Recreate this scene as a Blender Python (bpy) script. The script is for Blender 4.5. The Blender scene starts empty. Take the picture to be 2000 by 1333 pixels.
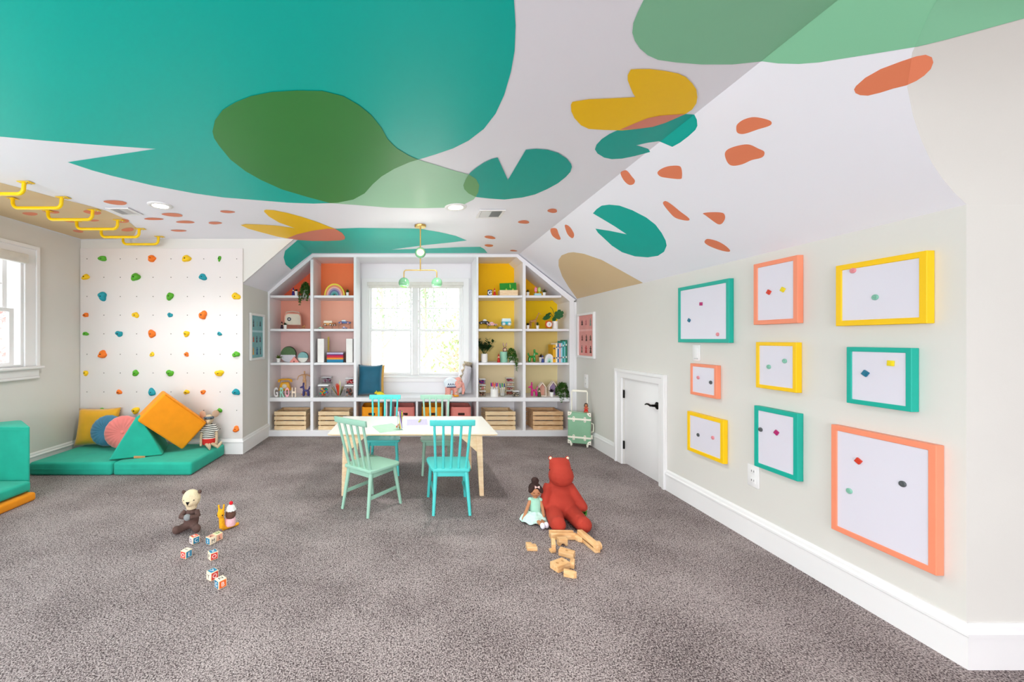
import bpy, bmesh, math, random
from mathutils import Matrix, Vector, noise
random.seed(7)
sc = bpy.context.scene
COL = sc.collection
PI = math.pi

# ------------------------------------------------------------------ camera
F, CX, CY, H = 780.0, 805.0, 663.0, 1.3          # focal length and principal point of the 2000x1333 frame, eye height
cd = bpy.data.cameras.new('camera'); cam = bpy.data.objects.new('camera', cd); COL.objects.link(cam)
cd.sensor_width = 36; cd.lens = F/2000*36; cd.clip_start = .02; cd.clip_end = 200
cd.shift_x = (1000-CX)/2000; cd.shift_y = -(666.5-CY)/2000
cam.location = (0, 0, H); cam.rotation_euler = (PI/2, 0, 0)
sc.camera = cam

# ------------------------------------------------------------------ world, exposure
W = bpy.data.worlds.new('overcast_sky'); sc.world = W; W.use_nodes = True
nt = W.node_tree; bg = nt.nodes['Background']
bg.inputs['Color'].default_value = (.90, .95, 1.0, 1); bg.inputs['Strength'].default_value = 4.2
sc.view_settings.view_transform = 'Standard'; sc.view_settings.look = 'None'
sc.view_settings.gamma = 1; sc.view_settings.use_curve_mapping = False
sc.view_settings.exposure = -0.08
sc.cycles.use_denoising = True; sc.cycles.use_adaptive_sampling = True; sc.cycles.adaptive_threshold = .05
sc.cycles.max_bounces = 8; sc.cycles.diffuse_bounces = 5; sc.cycles.glossy_bounces = 3
sc.cycles.transparent_max_bounces = 16; sc.cycles.transmission_bounces = 6
sc.cycles.sample_clamp_indirect = 6; sc.cycles.caustics_reflective = False; sc.cycles.caustics_refractive = False

def area(name, loc, rot, sx, sy, power, col=(1, 1, 1), portal=False, spread=PI):
    l = bpy.data.lights.new(name, 'AREA'); l.shape = 'RECTANGLE'; l.size = sx; l.size_y = sy
    l.energy = power; l.color = col; l.spread = spread
    l.cycles.is_portal = portal
    o = bpy.data.objects.new(name, l); COL.objects.link(o); o.location = loc; o.rotation_euler = rot
    return o
# sky portals at the two windows; area lamps added out of view for fill
area('daylight_bay_window', (.05, 5.92, 1.43), (-PI/2, 0, 0), 1.4, 1.4, 1, portal=True)
area('daylight_side_window', (-3.93, 3.2, 1.55), (0, -PI/2, 0), 1.2, 1.4, 1, portal=True)
area('added_rear_fill', (-.6, -5.7, 1.3), (PI/2+.25, 0, 0), 6.0, 1.8, 235, (.965, .985, 1))  # unseen lamp added behind the camera, tilted up to brighten the ceiling
area('added_left_far_fill', (-3.70, -3.6, 1.5), (0, -PI/2-.3, 0), 1.25, 2.6, 70, (.965, .985, 1))  # this and the next: unseen fill lamps added along the left wall
area('added_left_rear_fill', (-3.70, .2, 1.5), (0, -PI/2-.3, 0), 1.25, 2.6, 66, (.965, .985, 1))

# ------------------------------------------------------------------ helpers
def lin(c):
    return tuple((v/12.92 if v <= .04045 else ((v+.055)/1.055)**2.4) for v in c)
def hexc(h):
    h = h.lstrip('#'); return lin(tuple(int(h[i:i+2], 16)/255 for i in (0, 2, 4)))
MATS = {}
def M(name, col='#ffffff', rough=.55, var=.05, scale=14., bump=0., bscale=60., metal=0., spec=.35, sheen=0., coat=0.):
    """procedural material: base colour broken up by a soft noise, optional fine bump"""
    if name in MATS: return MATS[name]
    m = bpy.data.materials.new(name); m.use_nodes = True; MATS[name] = m
    n = m.node_tree.nodes; L = m.node_tree.links; b = n['Principled BSDF']
    c = hexc(col) if isinstance(col, str) else col
    tc = n.new('ShaderNodeTexCoord'); nz = n.new('ShaderNodeTexNoise'); nz.inputs['Scale'].default_value = scale
    nz.inputs['Detail'].default_value = 3
    L.new(tc.outputs['Object'], nz.inputs['Vector'])
    rp = n.new('ShaderNodeValToRGB'); e = rp.color_ramp.elements
    e[0].position = .3; e[1].position = .7
    e[0].color = (*[x*(1-var) for x in c], 1); e[1].color = (*[min(1, x*(1+var)) for x in c], 1)
    L.new(nz.outputs['Fac'], rp.inputs['Fac']); L.new(rp.outputs['Color'], b.inputs['Base Color'])
    b.inputs['Roughness'].default_value = rough; b.inputs['Metallic'].default_value = metal
    b.inputs['Specular IOR Level'].default_value = spec
    if sheen: b.inputs['Sheen Weight'].default_value = sheen; b.inputs['Sheen Roughness'].default_value = .5
    if coat: b.inputs['Coat Weight'].default_value = coat; b.inputs['Coat Roughness'].default_value = .1
    if bump:
        nb = n.new('ShaderNodeTexNoise'); nb.inputs['Scale'].default_value = bscale; nb.inputs['Detail'].default_value = 2
        L.new(tc.outputs['Object'], nb.inputs['Vector'])
        bp = n.new('ShaderNodeBump'); bp.inputs['Strength'].default_value = bump; bp.inputs['Distance'].default_value = .004
        L.new(nb.outputs['Fac'], bp.inputs['Height']); L.new(bp.outputs['Normal'], b.inputs['Normal'])
    return m
def wood(name, c1, c2, rough=.5, axis=(1, 1, 12), scale=5.):
    if name in MATS: return MATS[name]
    m = bpy.data.materials.new(name); m.use_nodes = True; MATS[name] = m
    n = m.node_tree.nodes; L = m.node_tree.links; b = n['Principled BSDF']
    tc = n.new('ShaderNodeTexCoord'); mp = n.new('ShaderNodeMapping'); mp.inputs['Scale'].default_value = axis
    nz = n.new('ShaderNodeTexNoise'); nz.inputs['Scale'].default_value = scale; nz.inputs['Detail'].default_value = 5
    nz.inputs['Distortion'].default_value = .6
    L.new(tc.outputs['Object'], mp.inputs['Vector']); L.new(mp.outputs['Vector'], nz.inputs['Vector'])
    rp = n.new('ShaderNodeValToRGB'); e = rp.color_ramp.elements; e[0].position = .35; e[1].position = .66
    e[0].color = (*hexc(c1), 1); e[1].color = (*hexc(c2), 1)
    L.new(nz.outputs['Fac'], rp.inputs['Fac']); L.new(rp.outputs['Color'], b.inputs['Base Color'])
    b.inputs['Roughness'].default_value = rough
    return m
def glass_mat(name='window_glass', tint=(1, 1, 1), gloss=.5):
    if name in MATS: return MATS[name]
    m = bpy.data.materials.new(name); m.use_nodes = True; MATS[name] = m
    n = m.node_tree.nodes; L = m.node_tree.links; n.remove(n['Principled BSDF'])
    tr = n.new('ShaderNodeBsdfTransparent'); tr.inputs['Color'].default_value = (*tint, 1)
    gl = n.new('ShaderNodeBsdfGlossy'); gl.inputs['Roughness'].default_value = .03
    fr = n.new('ShaderNodeLayerWeight'); fr.inputs['Blend'].default_value = .12
    ml = n.new('ShaderNodeMath'); ml.operation = 'MULTIPLY'; ml.inputs[1].default_value = gloss
    mx = n.new('ShaderNodeMixShader')
    L.new(fr.outputs['Facing'], ml.inputs[0]); L.new(ml.outputs[0], mx.inputs['Fac'])
    L.new(tr.outputs[0], mx.inputs[1]); L.new(gl.outputs[0], mx.inputs[2])
    L.new(mx.outputs[0], n['Material Output'].inputs['Surface'])
    return m
def emit(name, col, strength):
    if name in MATS: return MATS[name]
    m = bpy.data.materials.new(name); m.use_nodes = True; MATS[name] = m
    b = m.node_tree.nodes['Principled BSDF']
    b.inputs['Base Color'].default_value = (*hexc(col), 1)
    b.inputs['Emission Color'].default_value = (*hexc(col), 1); b.inputs['Emission Strength'].default_value = strength
    return m

def at(px, py, Y):                  # the world point seen at a pixel, at distance Y in front of the eye
    return Vector(((px-CX)*Y/F, Y, H-(py-CY)*Y/F))
def floor_at(px, py, z=0.):
    Y = F*(H-z)/(py-CY); return Vector(((px-CX)*Y/F, Y, z))
def rot(ax, a): return Matrix.Rotation(a, 4, ax)
def T(*v): return Matrix.Translation(Vector(v if len(v) == 3 else v[0]))
def frame_z(p0, p1):
    p0, p1 = Vector(p0), Vector(p1); d = p1-p0
    return Matrix.Translation(p0) @ d.to_track_quat('Z', 'Y').to_matrix().to_4x4(), d.length

class MB:
    def __init__(s): s.v = []; s.f = []
    def add(s, vs, fs, m=None):
        o = len(s.v)
        s.v += [tuple(m @ Vector(p)) if m else tuple(p) for p in vs]
        s.f += [tuple(i+o for i in f) for f in fs]; return s
    def box(s, x0, x1, y0, y1, z0, z1, m=None):
        vs = [(x, y, z) for z in (z0, z1) for y in (y0, y1) for x in (x0, x1)]
        return s.add(vs, [(0, 2, 3, 1), (4, 5, 7, 6), (0, 1, 5, 4), (2, 6, 7, 3), (0, 4, 6, 2), (1, 3, 7, 5)], m)
    def prism(s, poly, a, b, axis='z', m=None):
        n = len(poly)
        def P(u, w, t): return {'z': (u, w, t), 'y': (u, t, w), 'x': (t, u, w)}[axis]
        vs = [P(u, w, a) for u, w in poly]+[P(u, w, b) for u, w in poly]
        ar = sum(poly[i][0]*poly[(i+1) % n][1]-poly[(i+1) % n][0]*poly[i][1] for i in range(n))
        flip = (ar < 0) != (axis == 'y')
        fs = [tuple(reversed(range(n))), tuple(range(n, 2*n))]+[(i, (i+1) % n, n+(i+1) % n, n+i) for i in range(n)]
        if (b < a) != flip: fs = [tuple(reversed(f)) for f in fs]
        return s.add(vs, fs, m)
    def cyl(s, p0, p1, r0, r1=None, n=14):
        r1 = r0 if r1 is None else r1; m, L = frame_z(p0, p1)
        vs = [(r*math.cos(2*PI*i/n), r*math.sin(2*PI*i/n), z) for r, z in ((r0, 0), (r1, L)) for i in range(n)]
        fs = [tuple(reversed(range(n))), tuple(range(n, 2*n))]+[(i, (i+1) % n, n+(i+1) % n, n+i) for i in range(n)]
        return s.add(vs, fs, m)
    def lathe(s, prof, n=20, m=None):
        """profile of (radius, height) from bottom to top, closed at the axis"""
        vs = []; fs = []; k = len(prof)
        for r, z in prof: vs += [(r*math.cos(2*PI*i/n), r*math.sin(2*PI*i/n), z) for i in range(n)]
        for j in range(k-1):
            fs += [(j*n+i, j*n+(i+1) % n, (j+1)*n+(i+1) % n, (j+1)*n+i) for i in range(n)]
        fs += [tuple(reversed(range(n))), tuple(range((k-1)*n, k*n))]
        return s.add(vs, fs, m)
    def ball(s, c, r, m=None, n=14, k=8):
        r = (r, r, r) if isinstance(r, (int, float)) else r; c = Vector(c)
        vs = [(0, 0, -1)]; fs = []
        for j in range(1, k):
            a = -PI/2+PI*j/k
            vs += [(math.cos(a)*math.cos(2*PI*i/n), math.cos(a)*math.sin(2*PI*i/n), math.sin(a)) for i in range(n)]
        vs.append((0, 0, 1)); e = len(vs)-1
        fs += [(0, 1+(i+1) % n, 1+i) for i in range(n)]
        for j in range(k-2): fs += [(1+j*n+i, 1+j*n+(i+1) % n, 1+(j+1)*n+(i+1) % n, 1+(j+1)*n+i) for i in range(n)]
        fs += [(1+(k-2)*n+i, 1+(k-2)*n+(i+1) % n, e) for i in range(n)]
        mm = T(c) @ (m or Matrix.Identity(4)) @ Matrix.Diagonal((*r, 1))
        return s.add(vs, fs, mm)
    def tube(s, pts, r, n=8):
        pts = [Vector(p) for p in pts]; k = len(pts); vs = []; fs = []
        rs = r if isinstance(r, (list, tuple)) else [r]*k
        up = None
        for j, p in enumerate(pts):
            d = (pts[min(j+1, k-1)]-pts[max(j-1, 0)]).normalized()
            if up is None: up = d.orthogonal().normalized()
            up = (up-d*up.dot(d)).normalized(); sd = d.cross(up)
            vs += [tuple(p+(up*math.cos(2*PI*i/n)+sd*math.sin(2*PI*i/n))*rs[j]) for i in range(n)]
        for j in range(k-1): fs += [(j*n+i, j*n+(i+1) % n, (j+1)*n+(i+1) % n, (j+1)*n+i) for i in range(n)]
        fs += [tuple(reversed(range(n))), tuple(range((k-1)*n, k*n))]
        return s.add(vs, fs)
    def ring(s, o, i, d0, d1, m=None):
        """rectangular ring: outer (u0,u1,w0,w1), inner the same, in the XZ plane, from y=d0 to d1"""
        def R(q, y): return [(q[0], y, q[2]), (q[1], y, q[2]), (q[1], y, q[3]), (q[0], y, q[3])]
        vs = R(o, d0)+R(i, d0)+R(o, d1)+R(i, d1); fs = []
        for k in range(4):
            l = (k+1) % 4
            fs += [(k, l, 4+l, 4+k), (8+l, 8+k, 12+k, 12+l), (l, k, 8+k, 8+l), (4+k, 4+l, 12+l, 12+k)]
        return s.add(vs, fs, m)
    def build(s, name, mat, parent=None, smooth=40, bev=0., seg=2, world=False, sub=0, fix=False):
        me = bpy.data.meshes.new(name); vs = s.v
        if world and parent is not None:
            inv = WM[parent.name].inverted(); vs = [tuple(inv @ Vector(p)) for p in vs]
        me.from_pydata(vs, [], s.f)
        if bev or smooth or sub or fix:
            bm = bmesh.new(); bm.from_mesh(me)
            if fix: bmesh.ops.recalc_face_normals(bm, faces=bm.faces)
            if bev:
                ed = [e for e in bm.edges if len(e.link_faces) == 2 and e.calc_face_angle(0) > .5]
                bmesh.ops.bevel(bm, geom=ed, offset=bev, segments=seg, affect='EDGES', profile=.5, clamp_overlap=True)
            if sub: bmesh.ops.subdivide_edges(bm, edges=bm.edges, cuts=sub, use_grid_fill=True)
            if smooth:
                lim = math.radians(smooth)
                for f in bm.faces: f.smooth = True
                for e in bm.edges:
                    if len(e.link_faces) == 2 and e.calc_face_angle(0) > lim: e.smooth = False
            bm.to_mesh(me); bm.free()
        me.materials.append(mat)
        return link(name, me, parent)
WM = {}
def link(name, me, parent=None):
    o = bpy.data.objects.new(name, me); COL.objects.link(o)
    if parent is not None: o.parent = parent; WM[o.name] = WM[parent.name]
    else: WM[o.name] = Matrix.Identity(4)
    return o
def tag(o, label=None, cat=None, group=None, kind=None):
    if label: o['label'] = label
    if cat: o['category'] = cat
    if group: o['group'] = group
    if kind: o['kind'] = kind
    return o
def thing(name, label, cat, loc=(0, 0, 0), rz=0., group=None, m=None):
    o = bpy.data.objects.new(name, None); COL.objects.link(o); o.empty_display_size = .05
    mm = m if m is not None else T(Vector(loc)) @ rot('Z', rz)
    o.matrix_world = mm; WM[o.name] = mm
    return tag(o, label, cat, group)
def struct(name, loc=(0, 0, 0)):
    o = bpy.data.objects.new(name, None); COL.objects.link(o); o.location = loc; WM[o.name] = T(Vector(loc))
    o['kind'] = 'structure'; return o
def copy_tree(o, parent=None, loc=None, rz=None):
    c = o.copy(); COL.objects.link(c); WM[c.name] = WM[o.name]
    if parent is not None: c.parent = parent
    if loc is not None: c.location = loc
    if rz is not None: c.rotation_euler = (0, 0, rz)
    for ch in list(o.children): copy_tree(ch, c)
    return c
def bake(o, mods):
    """run modifiers on a mesh object and keep the result as plain mesh data"""
    for kind, props in mods:
        md = o.modifiers.new(kind, kind)
        for k, v in props.items(): setattr(md, k, v)
    dg = bpy.context.evaluated_depsgraph_get()
    me = bpy.data.meshes.new_from_object(o.evaluated_get(dg))
    o.modifiers.clear(); old = o.data; o.data = me
    if not me.materials and old.materials: me.materials.append(old.materials[0])
    for p in me.polygons: p.use_smooth = True
    return o
def blob(name, mb, mat, parent, vox=.006, it=6, world=False):
    """several overlapping volumes grown together into one continuous soft surface"""
    o = mb.build(name, mat, parent, smooth=0, world=world)
    par = o.parent; o.parent = None
    bake(o, [('REMESH', dict(mode='VOXEL', voxel_size=vox, use_smooth_shade=True)), ('SMOOTH', dict(factor=.5, iterations=it))])
    o.parent = par
    return o
def letter_mesh(ch, size, depth, bold=0.):
    cu = bpy.data.curves.new('letter', 'FONT'); cu.body = ch; cu.size = size; cu.extrude = depth/2; cu.offset = bold
    cu.align_x = 'CENTER'
    o = bpy.data.objects.new('letter', cu); COL.objects.link(o)
    dg = bpy.context.evaluated_depsgraph_get()
    me = bpy.data.meshes.new_from_object(o.evaluated_get(dg))
    bpy.data.objects.remove(o); bpy.data.curves.remove(cu)
    return me

# ------------------------------------------------------------------ materials of the room
WALL = M('wall_paint', '#dcd9d3', .6, .012, 2, .05, 240)
WHITE = M('white_trim_paint', '#eeecec', .38, .01, 3)
CEIL = M('ceiling_paint', '#f3f2fa', .5, .008, 2, spec=.3)
SHELFW = M('white_cabinet_paint', '#edebee', .38, .01, 3)
GLASS = glass_mat()
CLEAR = glass_mat('clear_acrylic', (.96, .97, .97), 1.0)

def carpet_mat():
    m = bpy.data.materials.new('grey_taupe_carpet'); m.use_nodes = True
    n = m.node_tree.nodes; L = m.node_tree.links; b = n['Principled BSDF']
    tc = n.new('ShaderNodeTexCoord')
    a = n.new('ShaderNodeTexNoise'); a.inputs['Scale'].default_value = 150; a.inputs['Detail'].default_value = 3; a.inputs['Roughness'].default_value = .65
    v = n.new('ShaderNodeTexVoronoi'); v.inputs['Scale'].default_value = 210
    c = n.new('ShaderNodeTexNoise'); c.inputs['Scale'].default_value = 2.2; c.inputs['Detail'].default_value = 4
    for t in (a, v, c): L.new(tc.outputs['Object'], t.inputs['Vector'])
    mx = n.new('ShaderNodeMath'); mx.operation = 'MULTIPLY_ADD'; mx.inputs[1].default_value = -.35
    L.new(v.outputs['Distance'], mx.inputs[0]); L.new(a.outputs['Fac'], mx.inputs[2])
    mx2 = n.new('ShaderNodeMath'); mx2.operation = 'MULTIPLY_ADD'; mx2.inputs[1].default_value = .22
    L.new(c.outputs['Fac'], mx2.inputs[0]); L.new(mx.outputs[0], mx2.inputs[2])
    rp = n.new('ShaderNodeValToRGB'); e = rp.color_ramp.elements
    e[0].position = .30; e[0].color = (*hexc('#54494a'), 1); e[1].position = .66; e[1].color = (*hexc('#dfd2d0'), 1)
    k = rp.color_ramp.elements.new(.47); k.color = (*hexc('#b0a2a0'), 1)
    L.new(mx2.outputs[0], rp.inputs['Fac']); L.new(rp.outputs['Color'], b.inputs['Base Color'])
    b.inputs['Roughness'].default_value = .95; b.inputs['Specular IOR Level'].default_value = .1
    bp = n.new('ShaderNodeBump'); bp.inputs['Strength'].default_value = .9; bp.inputs['Distance'].default_value = .012
    L.new(mx.outputs[0], bp.inputs['Height']); L.new(bp.outputs['Normal'], b.inputs['Normal'])
    return m

# ------------------------------------------------------------------ the room
ZC = 2.44                              # flat ceiling
XR, ZKR, XFR = 2.2, 1.835, 1.43        # right knee wall, its height, the fold of the right slope
XL = -3.76                             # left wall
XRL, ZKL, XFL = -1.93, 1.93, -1.34     # recess left wall, its height, the fold of the left slope
YC, YB, YBK = 4.53, 5.34, 5.80         # climbing wall, bookcase front, back of the bookcase
YF, XA = -6.0, 4.6                     # rear wall, alcove wall
YCOR = 1.585
COVE = [(1.585, 1.835), (1.579, 1.88), (1.566, 1.93), (1.545, 1.985), (1.51, 2.05), (1.465, 2.12), (1.41, 2.19), (1.33, 2.255), (1.23, 2.31), (1.11, 2.36), (.98, 2.405), (.86, 2.43), (.75, 2.44)]
def xs(z): return XFR+(ZC-z)*(XR-XFR)/(ZC-ZKR)

b = MB(); b.add([(XL-.2, YF-.2, 0), (XA+.2, YF-.2, 0), (XA+.2, YBK+.1, 0), (XL-.2, YBK+.1, 0), (XL-.2, YF-.2, -.1), (XA+.2, YF-.2, -.1), (XA+.2, YBK+.1, -.1), (XL-.2, YBK+.1, -.1)],
               [(0, 1, 2, 3), (7, 6, 5, 4), (0, 4, 5, 1), (1, 5, 6, 2), (2, 6, 7, 3), (3, 7, 4, 0)])
floor = b.build('floor', carpet_mat(), smooth=0); floor['kind'] = 'structure'

# ceiling: flat field, the two slopes and the curved cove at the right front corner
b = MB()
Y0, Y1 = YF, YBK+.06
XK = -2.72; ZL = ZC-.012
b.add([(XL, Y0, ZL), (XK, Y0, ZC), (XK, YC, ZC), (XL, YC, ZL)], [(0, 3, 2, 1)])
b.add([(XK, Y0, ZC), (XFR, Y0, ZC), (XFR, Y1, ZC), (XFL, Y1, ZC), (XFL, YC, ZC), (XK, YC, ZC)], [(5, 4, 3, 2, 1, 0)])
b.add([(XFL, YC, ZC), (XFL, Y1, ZC), (XRL, Y1, ZKL), (XRL, YC, ZKL)], [(0, 1, 2, 3)])
for (ya, za), (yb, zb) in zip(COVE[:-1], COVE[1:]):
    xa, xb = xs(za), xs(zb)
    b.add([(xa, ya, za), (xa, Y1, za), (xb, Y1, zb), (xb, yb, zb)], [(0, 1, 2, 3)])
n = len(COVE); vs = []; fs = []
for y, z in COVE: vs += [(xs(z), y, z), (XA, y, z)]
for i in range(n-1): fs.append((2*i, 2*i+1, 2*i+3, 2*i+2))
cv = MB().add(vs, fs).build('ceiling_cove', WALL, smooth=60); cv['kind'] = 'structure'
b.add([(XFR, Y0, ZC), (XA, Y0, ZC), (XA, COVE[-1][0], ZC), (XFR, COVE[-1][0], ZC)], [(3, 2, 1, 0)])
ceiling = b.build('ceiling', CEIL, smooth=20); ceiling['kind'] = 'structure'

def wall(name, pts, nrm, t=.12):
    """a wall polygon given thickness away from the room"""
    nrm = Vector(nrm)*t; n = len(pts); vs = [Vector(p) for p in pts]+[Vector(p)-nrm for p in pts]
    fs = [tuple(range(n)), tuple(reversed(range(n, 2*n)))]+[((i+1) % n, i, n+i, n+(i+1) % n) for i in range(n)]
    o = MB().add(vs, fs).build(name, WALL, smooth=0, fix=True); o['kind'] = 'structure'; return o
wall('wall_climbing', [(XL, YC, 0), (XRL, YC, 0), (XRL, YC, ZKL), (XFL, YC, ZC), (XK, YC, ZC), (XL, YC, ZL)], (0, -1, 0), .02)
wall('wall_recess', [(XRL, YC+.021, 0), (XRL, Y1, 0), (XRL, Y1, ZKL), (XRL, YC+.021, ZKL)], (1, 0, 0))
wall('wall_right_front', [(XR+.1, YCOR, 0), (XA, YCOR, 0), (XA, YCOR, ZKR), (XR+.1, YCOR, ZKR)], (0, -1, 0), .1)
DY0, DY1, DZ = 3.535, 4.163, .90       # access door opening
o = MB().add([(XR+d, y, z) for d in (0, .1) for y, z in ((YCOR, 0), (DY0, 0), (DY0, DZ), (DY1, DZ), (DY1, 0), (Y1, 0), (Y1, ZKR), (YCOR, ZKR))],
             [tuple(range(8)), tuple(reversed(range(8, 16)))]+[((i+1) % 8, i, 8+i, 8+(i+1) % 8) for i in range(8)]).build('wall_right', WALL, smooth=0, fix=True)
o['kind'] = 'structure'
WB = (-.647, .74, .765, 2.10)          # bay window opening
o = MB().ring((XRL, XR, 0, 2.6), WB, YBK+.012, YBK+.16).build('wall_back', SHELFW, smooth=0, fix=True); o['kind'] = 'structure'
WLo = (2.50, 3.86, 1.035, 2.10)        # side window opening
mL = rot('Z', PI/2)                    # local x -> world y, local y -> world -x
o = MB().ring((2.0, YC, 0, ZC), WLo, -XL, -XL+.16, mL).build('wall_left', WALL, smooth=0, fix=True); o['kind'] = 'structure'
o = MB().ring((-1.7, 2.0, 0, ZC), (-1.1, 1.5, .85, 2.15), -XL, -XL+.1, mL).build('wall_left_rear', WALL, smooth=0, fix=True); o['kind'] = 'structure'
o = MB().ring((YF, -1.7, 0, ZC), (-4.9, -2.3, .85, 2.15), -XL, -XL+.1, mL).build('wall_left_far', WALL, smooth=0, fix=True); o['kind'] = 'structure'
o = MB().box(XA, XA+.1, YF, YCOR, 0, ZC).build('wall_alcove', WALL, smooth=0, fix=True); o['kind'] = 'structure'
o = MB().ring((XL, XA, 0, ZC), (-3.6, 2.4, .4, 2.3), YF-.12, YF).build('wall_front', WALL, smooth=0, fix=True); o['kind'] = 'structure'

BBP = [(0, 0), (.018, 0), (.018, .128), (.024, .132), (.024, .143), (.015, .15), (.013, .165), (.006, .176), (0, .176)]
def baseboard(name, p0, p1, nrm, m0=0, m1=0):
    p0, p1 = Vector((*p0, 0)), Vector((*p1, 0)); nrm = Vector((*nrm, 0)); k = len(BBP)
    rn = (p1-p0).normalized(); vs = [p+nrm*d+rn*(d*mm)+Vector((0, 0, z)) for p, mm in ((p0, m0), (p1, m1)) for d, z in BBP]
    fs = [tuple(range(k)), tuple(reversed(range(k, 2*k)))]+[((i+1) % k, i, k+i, k+(i+1) % k) for i in range(k)]
    o = MB().add(vs, fs).build(name, WHITE, smooth=0, fix=True); o['kind'] = 'structure'
baseboard('baseboard_left', (XL, YF), (XL, YC), (1, 0))
baseboard('baseboard_climbing', (XL, YC), (XRL, YC), (0, -1), 0, 1)
baseboard('baseboard_recess', (XRL, YC), (XRL, YB), (1, 0), -1, 0)
baseboard('baseboard_right', (XR, YCOR), (XR, 3.439), (-1, 0), -1, 0)
baseboard('baseboard_right_back', (XR, 4.285), (XR, YB), (-1, 0))
baseboard('baseboard_right_front', (XR, YCOR), (XA, YCOR), (0, -1), -1, 0)

# access door
d = struct('door_1', (XR, 3.85, 0))
cas = MB()
y0, y1, zt, w = DY0-.095, DY1+.12, DZ+.09, .09
cas.add([(XR-t, y, z) for t in (0, .022) for y, z in ((y0, 0), (DY0, 0), (DY0, DZ), (DY1, DZ), (DY1, 0), (y1, 0), (y1, zt), (y0, zt))],
        [tuple(range(8)), tuple(reversed(range(8, 16)))]+[((i+1) % 8, i, 8+i, 8+(i+1) % 8) for i in range(8)])
cas.build('casing', WHITE, d, smooth=0, world=True, fix=True, bev=.004)
cb = MB(); e = .03
cb.add([(XR-t, y, z) for t in (.022, .036) for y, z in ((y0, 0), (y0+e, 0), (y0+e, zt-e), (y1-e, zt-e), (y1-e, 0), (y1, 0), (y1, zt), (y0, zt))],
       [tuple(range(8)), tuple(reversed(range(8, 16)))]+[((i+1) % 8, i, 8+i, 8+(i+1) % 8) for i in range(8)])
cb.build('backband', WHITE, d, smooth=0, world=True, fix=True, bev=.003)
leaf = MB().box(XR+.012, XR+.05, DY0+.004, DY1-.004, .014, DZ-.004).build('door_leaf', WHITE, d, world=True, bev=.002)
BLK = M('black_metal', '#15120f', .35, .05, 10, metal=.6)
for z in (.73, .20):
    MB().box(XR-.004, XR+.012, DY1-.012, DY1+.008, z-.042, z+.042).build('hinge', BLK, leaf, world=True, bev=.002)
hy, hz = 3.60, 1.3-(793-663)*3.60/780
hb = MB(); hb.lathe([(.0, 0), (.032, 0), (.034, .005), (.026, .012), (.012, .016), (.011, .045), (.0, .047)], 18, T(XR+.012, hy, hz) @ rot('Y', -PI/2))
hb.build('door_handle', BLK, leaf, world=True)
hl = MB(); hl.tube([(XR-.033, hy, hz), (XR-.036, hy+.03, hz-.004), (XR-.036, hy+.06, hz+.004), (XR-.034, hy+.09, hz+.002), (XR-.034, hy+.115, hz-.008)], [.010, .010, .009, .008, .005], 10)
hl.build('lever', BLK, leaf, world=True)
MB().box(XR-.001, XR+.012, DY0-.002, DY0+.003, hz-.03, hz+.02).build('strike_plate', BLK, d, world=True)

# bay window in the back wall
def sash(parent, x0, x1, z0, z1, y, st=.035, rails=.035, grid=None, m=None, flip=1):
    s = MB().ring((x0-st, x1+st, z0-rails, z1+rails), (x0, x1, z0, z1), y, y+.035, m).build('sash', WHITE, parent, smooth=0, world=True, fix=True, bev=.004, seg=1)
    nx, nz = grid or (1, 1)
    for k in range(1, nx):
        x = x0+(x1-x0)*k/nx
        MB().box(x-.0065, x+.0065, y+.004, y+.028, z0, z1, m).build('muntin', WHITE, s, world=True)
    for k in range(1, nz):
        z = z0+(z1-z0)*k/nz
        MB().box(x0, x1, y+.005, y+.027, z-.0065, z+.0065, m).build('muntin', WHITE, s, world=True)
    for i in range(nx):
        for j in range(nz):
            MB().box(x0+(x1-x0)*i/nx, x0+(x1-x0)*(i+1)/nx, y+.015, y+.019, z0+(z1-z0)*j/nz, z0+(z1-z0)*(j+1)/nz, m).build('pane', GLASS, s, world=True, smooth=0)
    return s
w1 = struct('window_1', (.05, YBK, .765))
MB().ring((WB[0]-.085, WB[1]+.085, WB[2]-.02, WB[3]+.085), WB, YBK-.012, YBK+.012).build('casing', WHITE, w1, smooth=0, world=True, fix=True, bev=.004)
MB().ring((WB[0], WB[1], WB[2], WB[3]), (WB[0]+.022, WB[1]-.022, WB[2]+.02, WB[3]-.02), YBK+.012, YBK+.12).build('jamb', WHITE, w1, smooth=0, world=True, fix=True)
MB().box(-.0, .09, YBK-.004, YBK+.12, WB[2]+.02, WB[3]-.02).build('mullion', WHITE, w1, world=True, bev=.006)
for x0, x1 in ((-.591, -.0353), (.125, .684)):
    sash(w1, x0, x1, 1.458, 2.05, YBK+.062, .03, .025, (3, 2))
    s = sash(w1, x0, x1, .815, 1.412, YBK+.02, .03, .028)
    MB().box((x0+x1)/2-.025, (x0+x1)/2+.025, YBK+.004, YBK+.04, 1.44, 1.452).build('sash_lock', WHITE, s, world=True, bev=.003)
MB().box(WB[0]-.11, WB[1]+.11, YBK-.05, YBK+.1, WB[2]-.022, WB[2]).build('sill', WHITE, w1, world=True, bev=.006)
MB().box(WB[0]-.085, WB[1]+.085, YBK-.02, YBK+.012, WB[2]-.085, WB[2]-.022).build('apron', WHITE, w1, world=True, bev=.006)
bl = MB().box(WB[0]+.0, WB[1]+.0, YBK-.055, YBK-.014, 2.075, 2.125).build('blind_cassette', M('blind_fabric', '#e4e0d8', .8), w1, world=True, bev=.006)
MB().box(WB[0]+.02, WB[1]-.02, YBK-.045, YBK-.018, 2.045, 2.075).build('blind_bottom_rail', M('blind_fabric'), bl, world=True, bev=.005)

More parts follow.
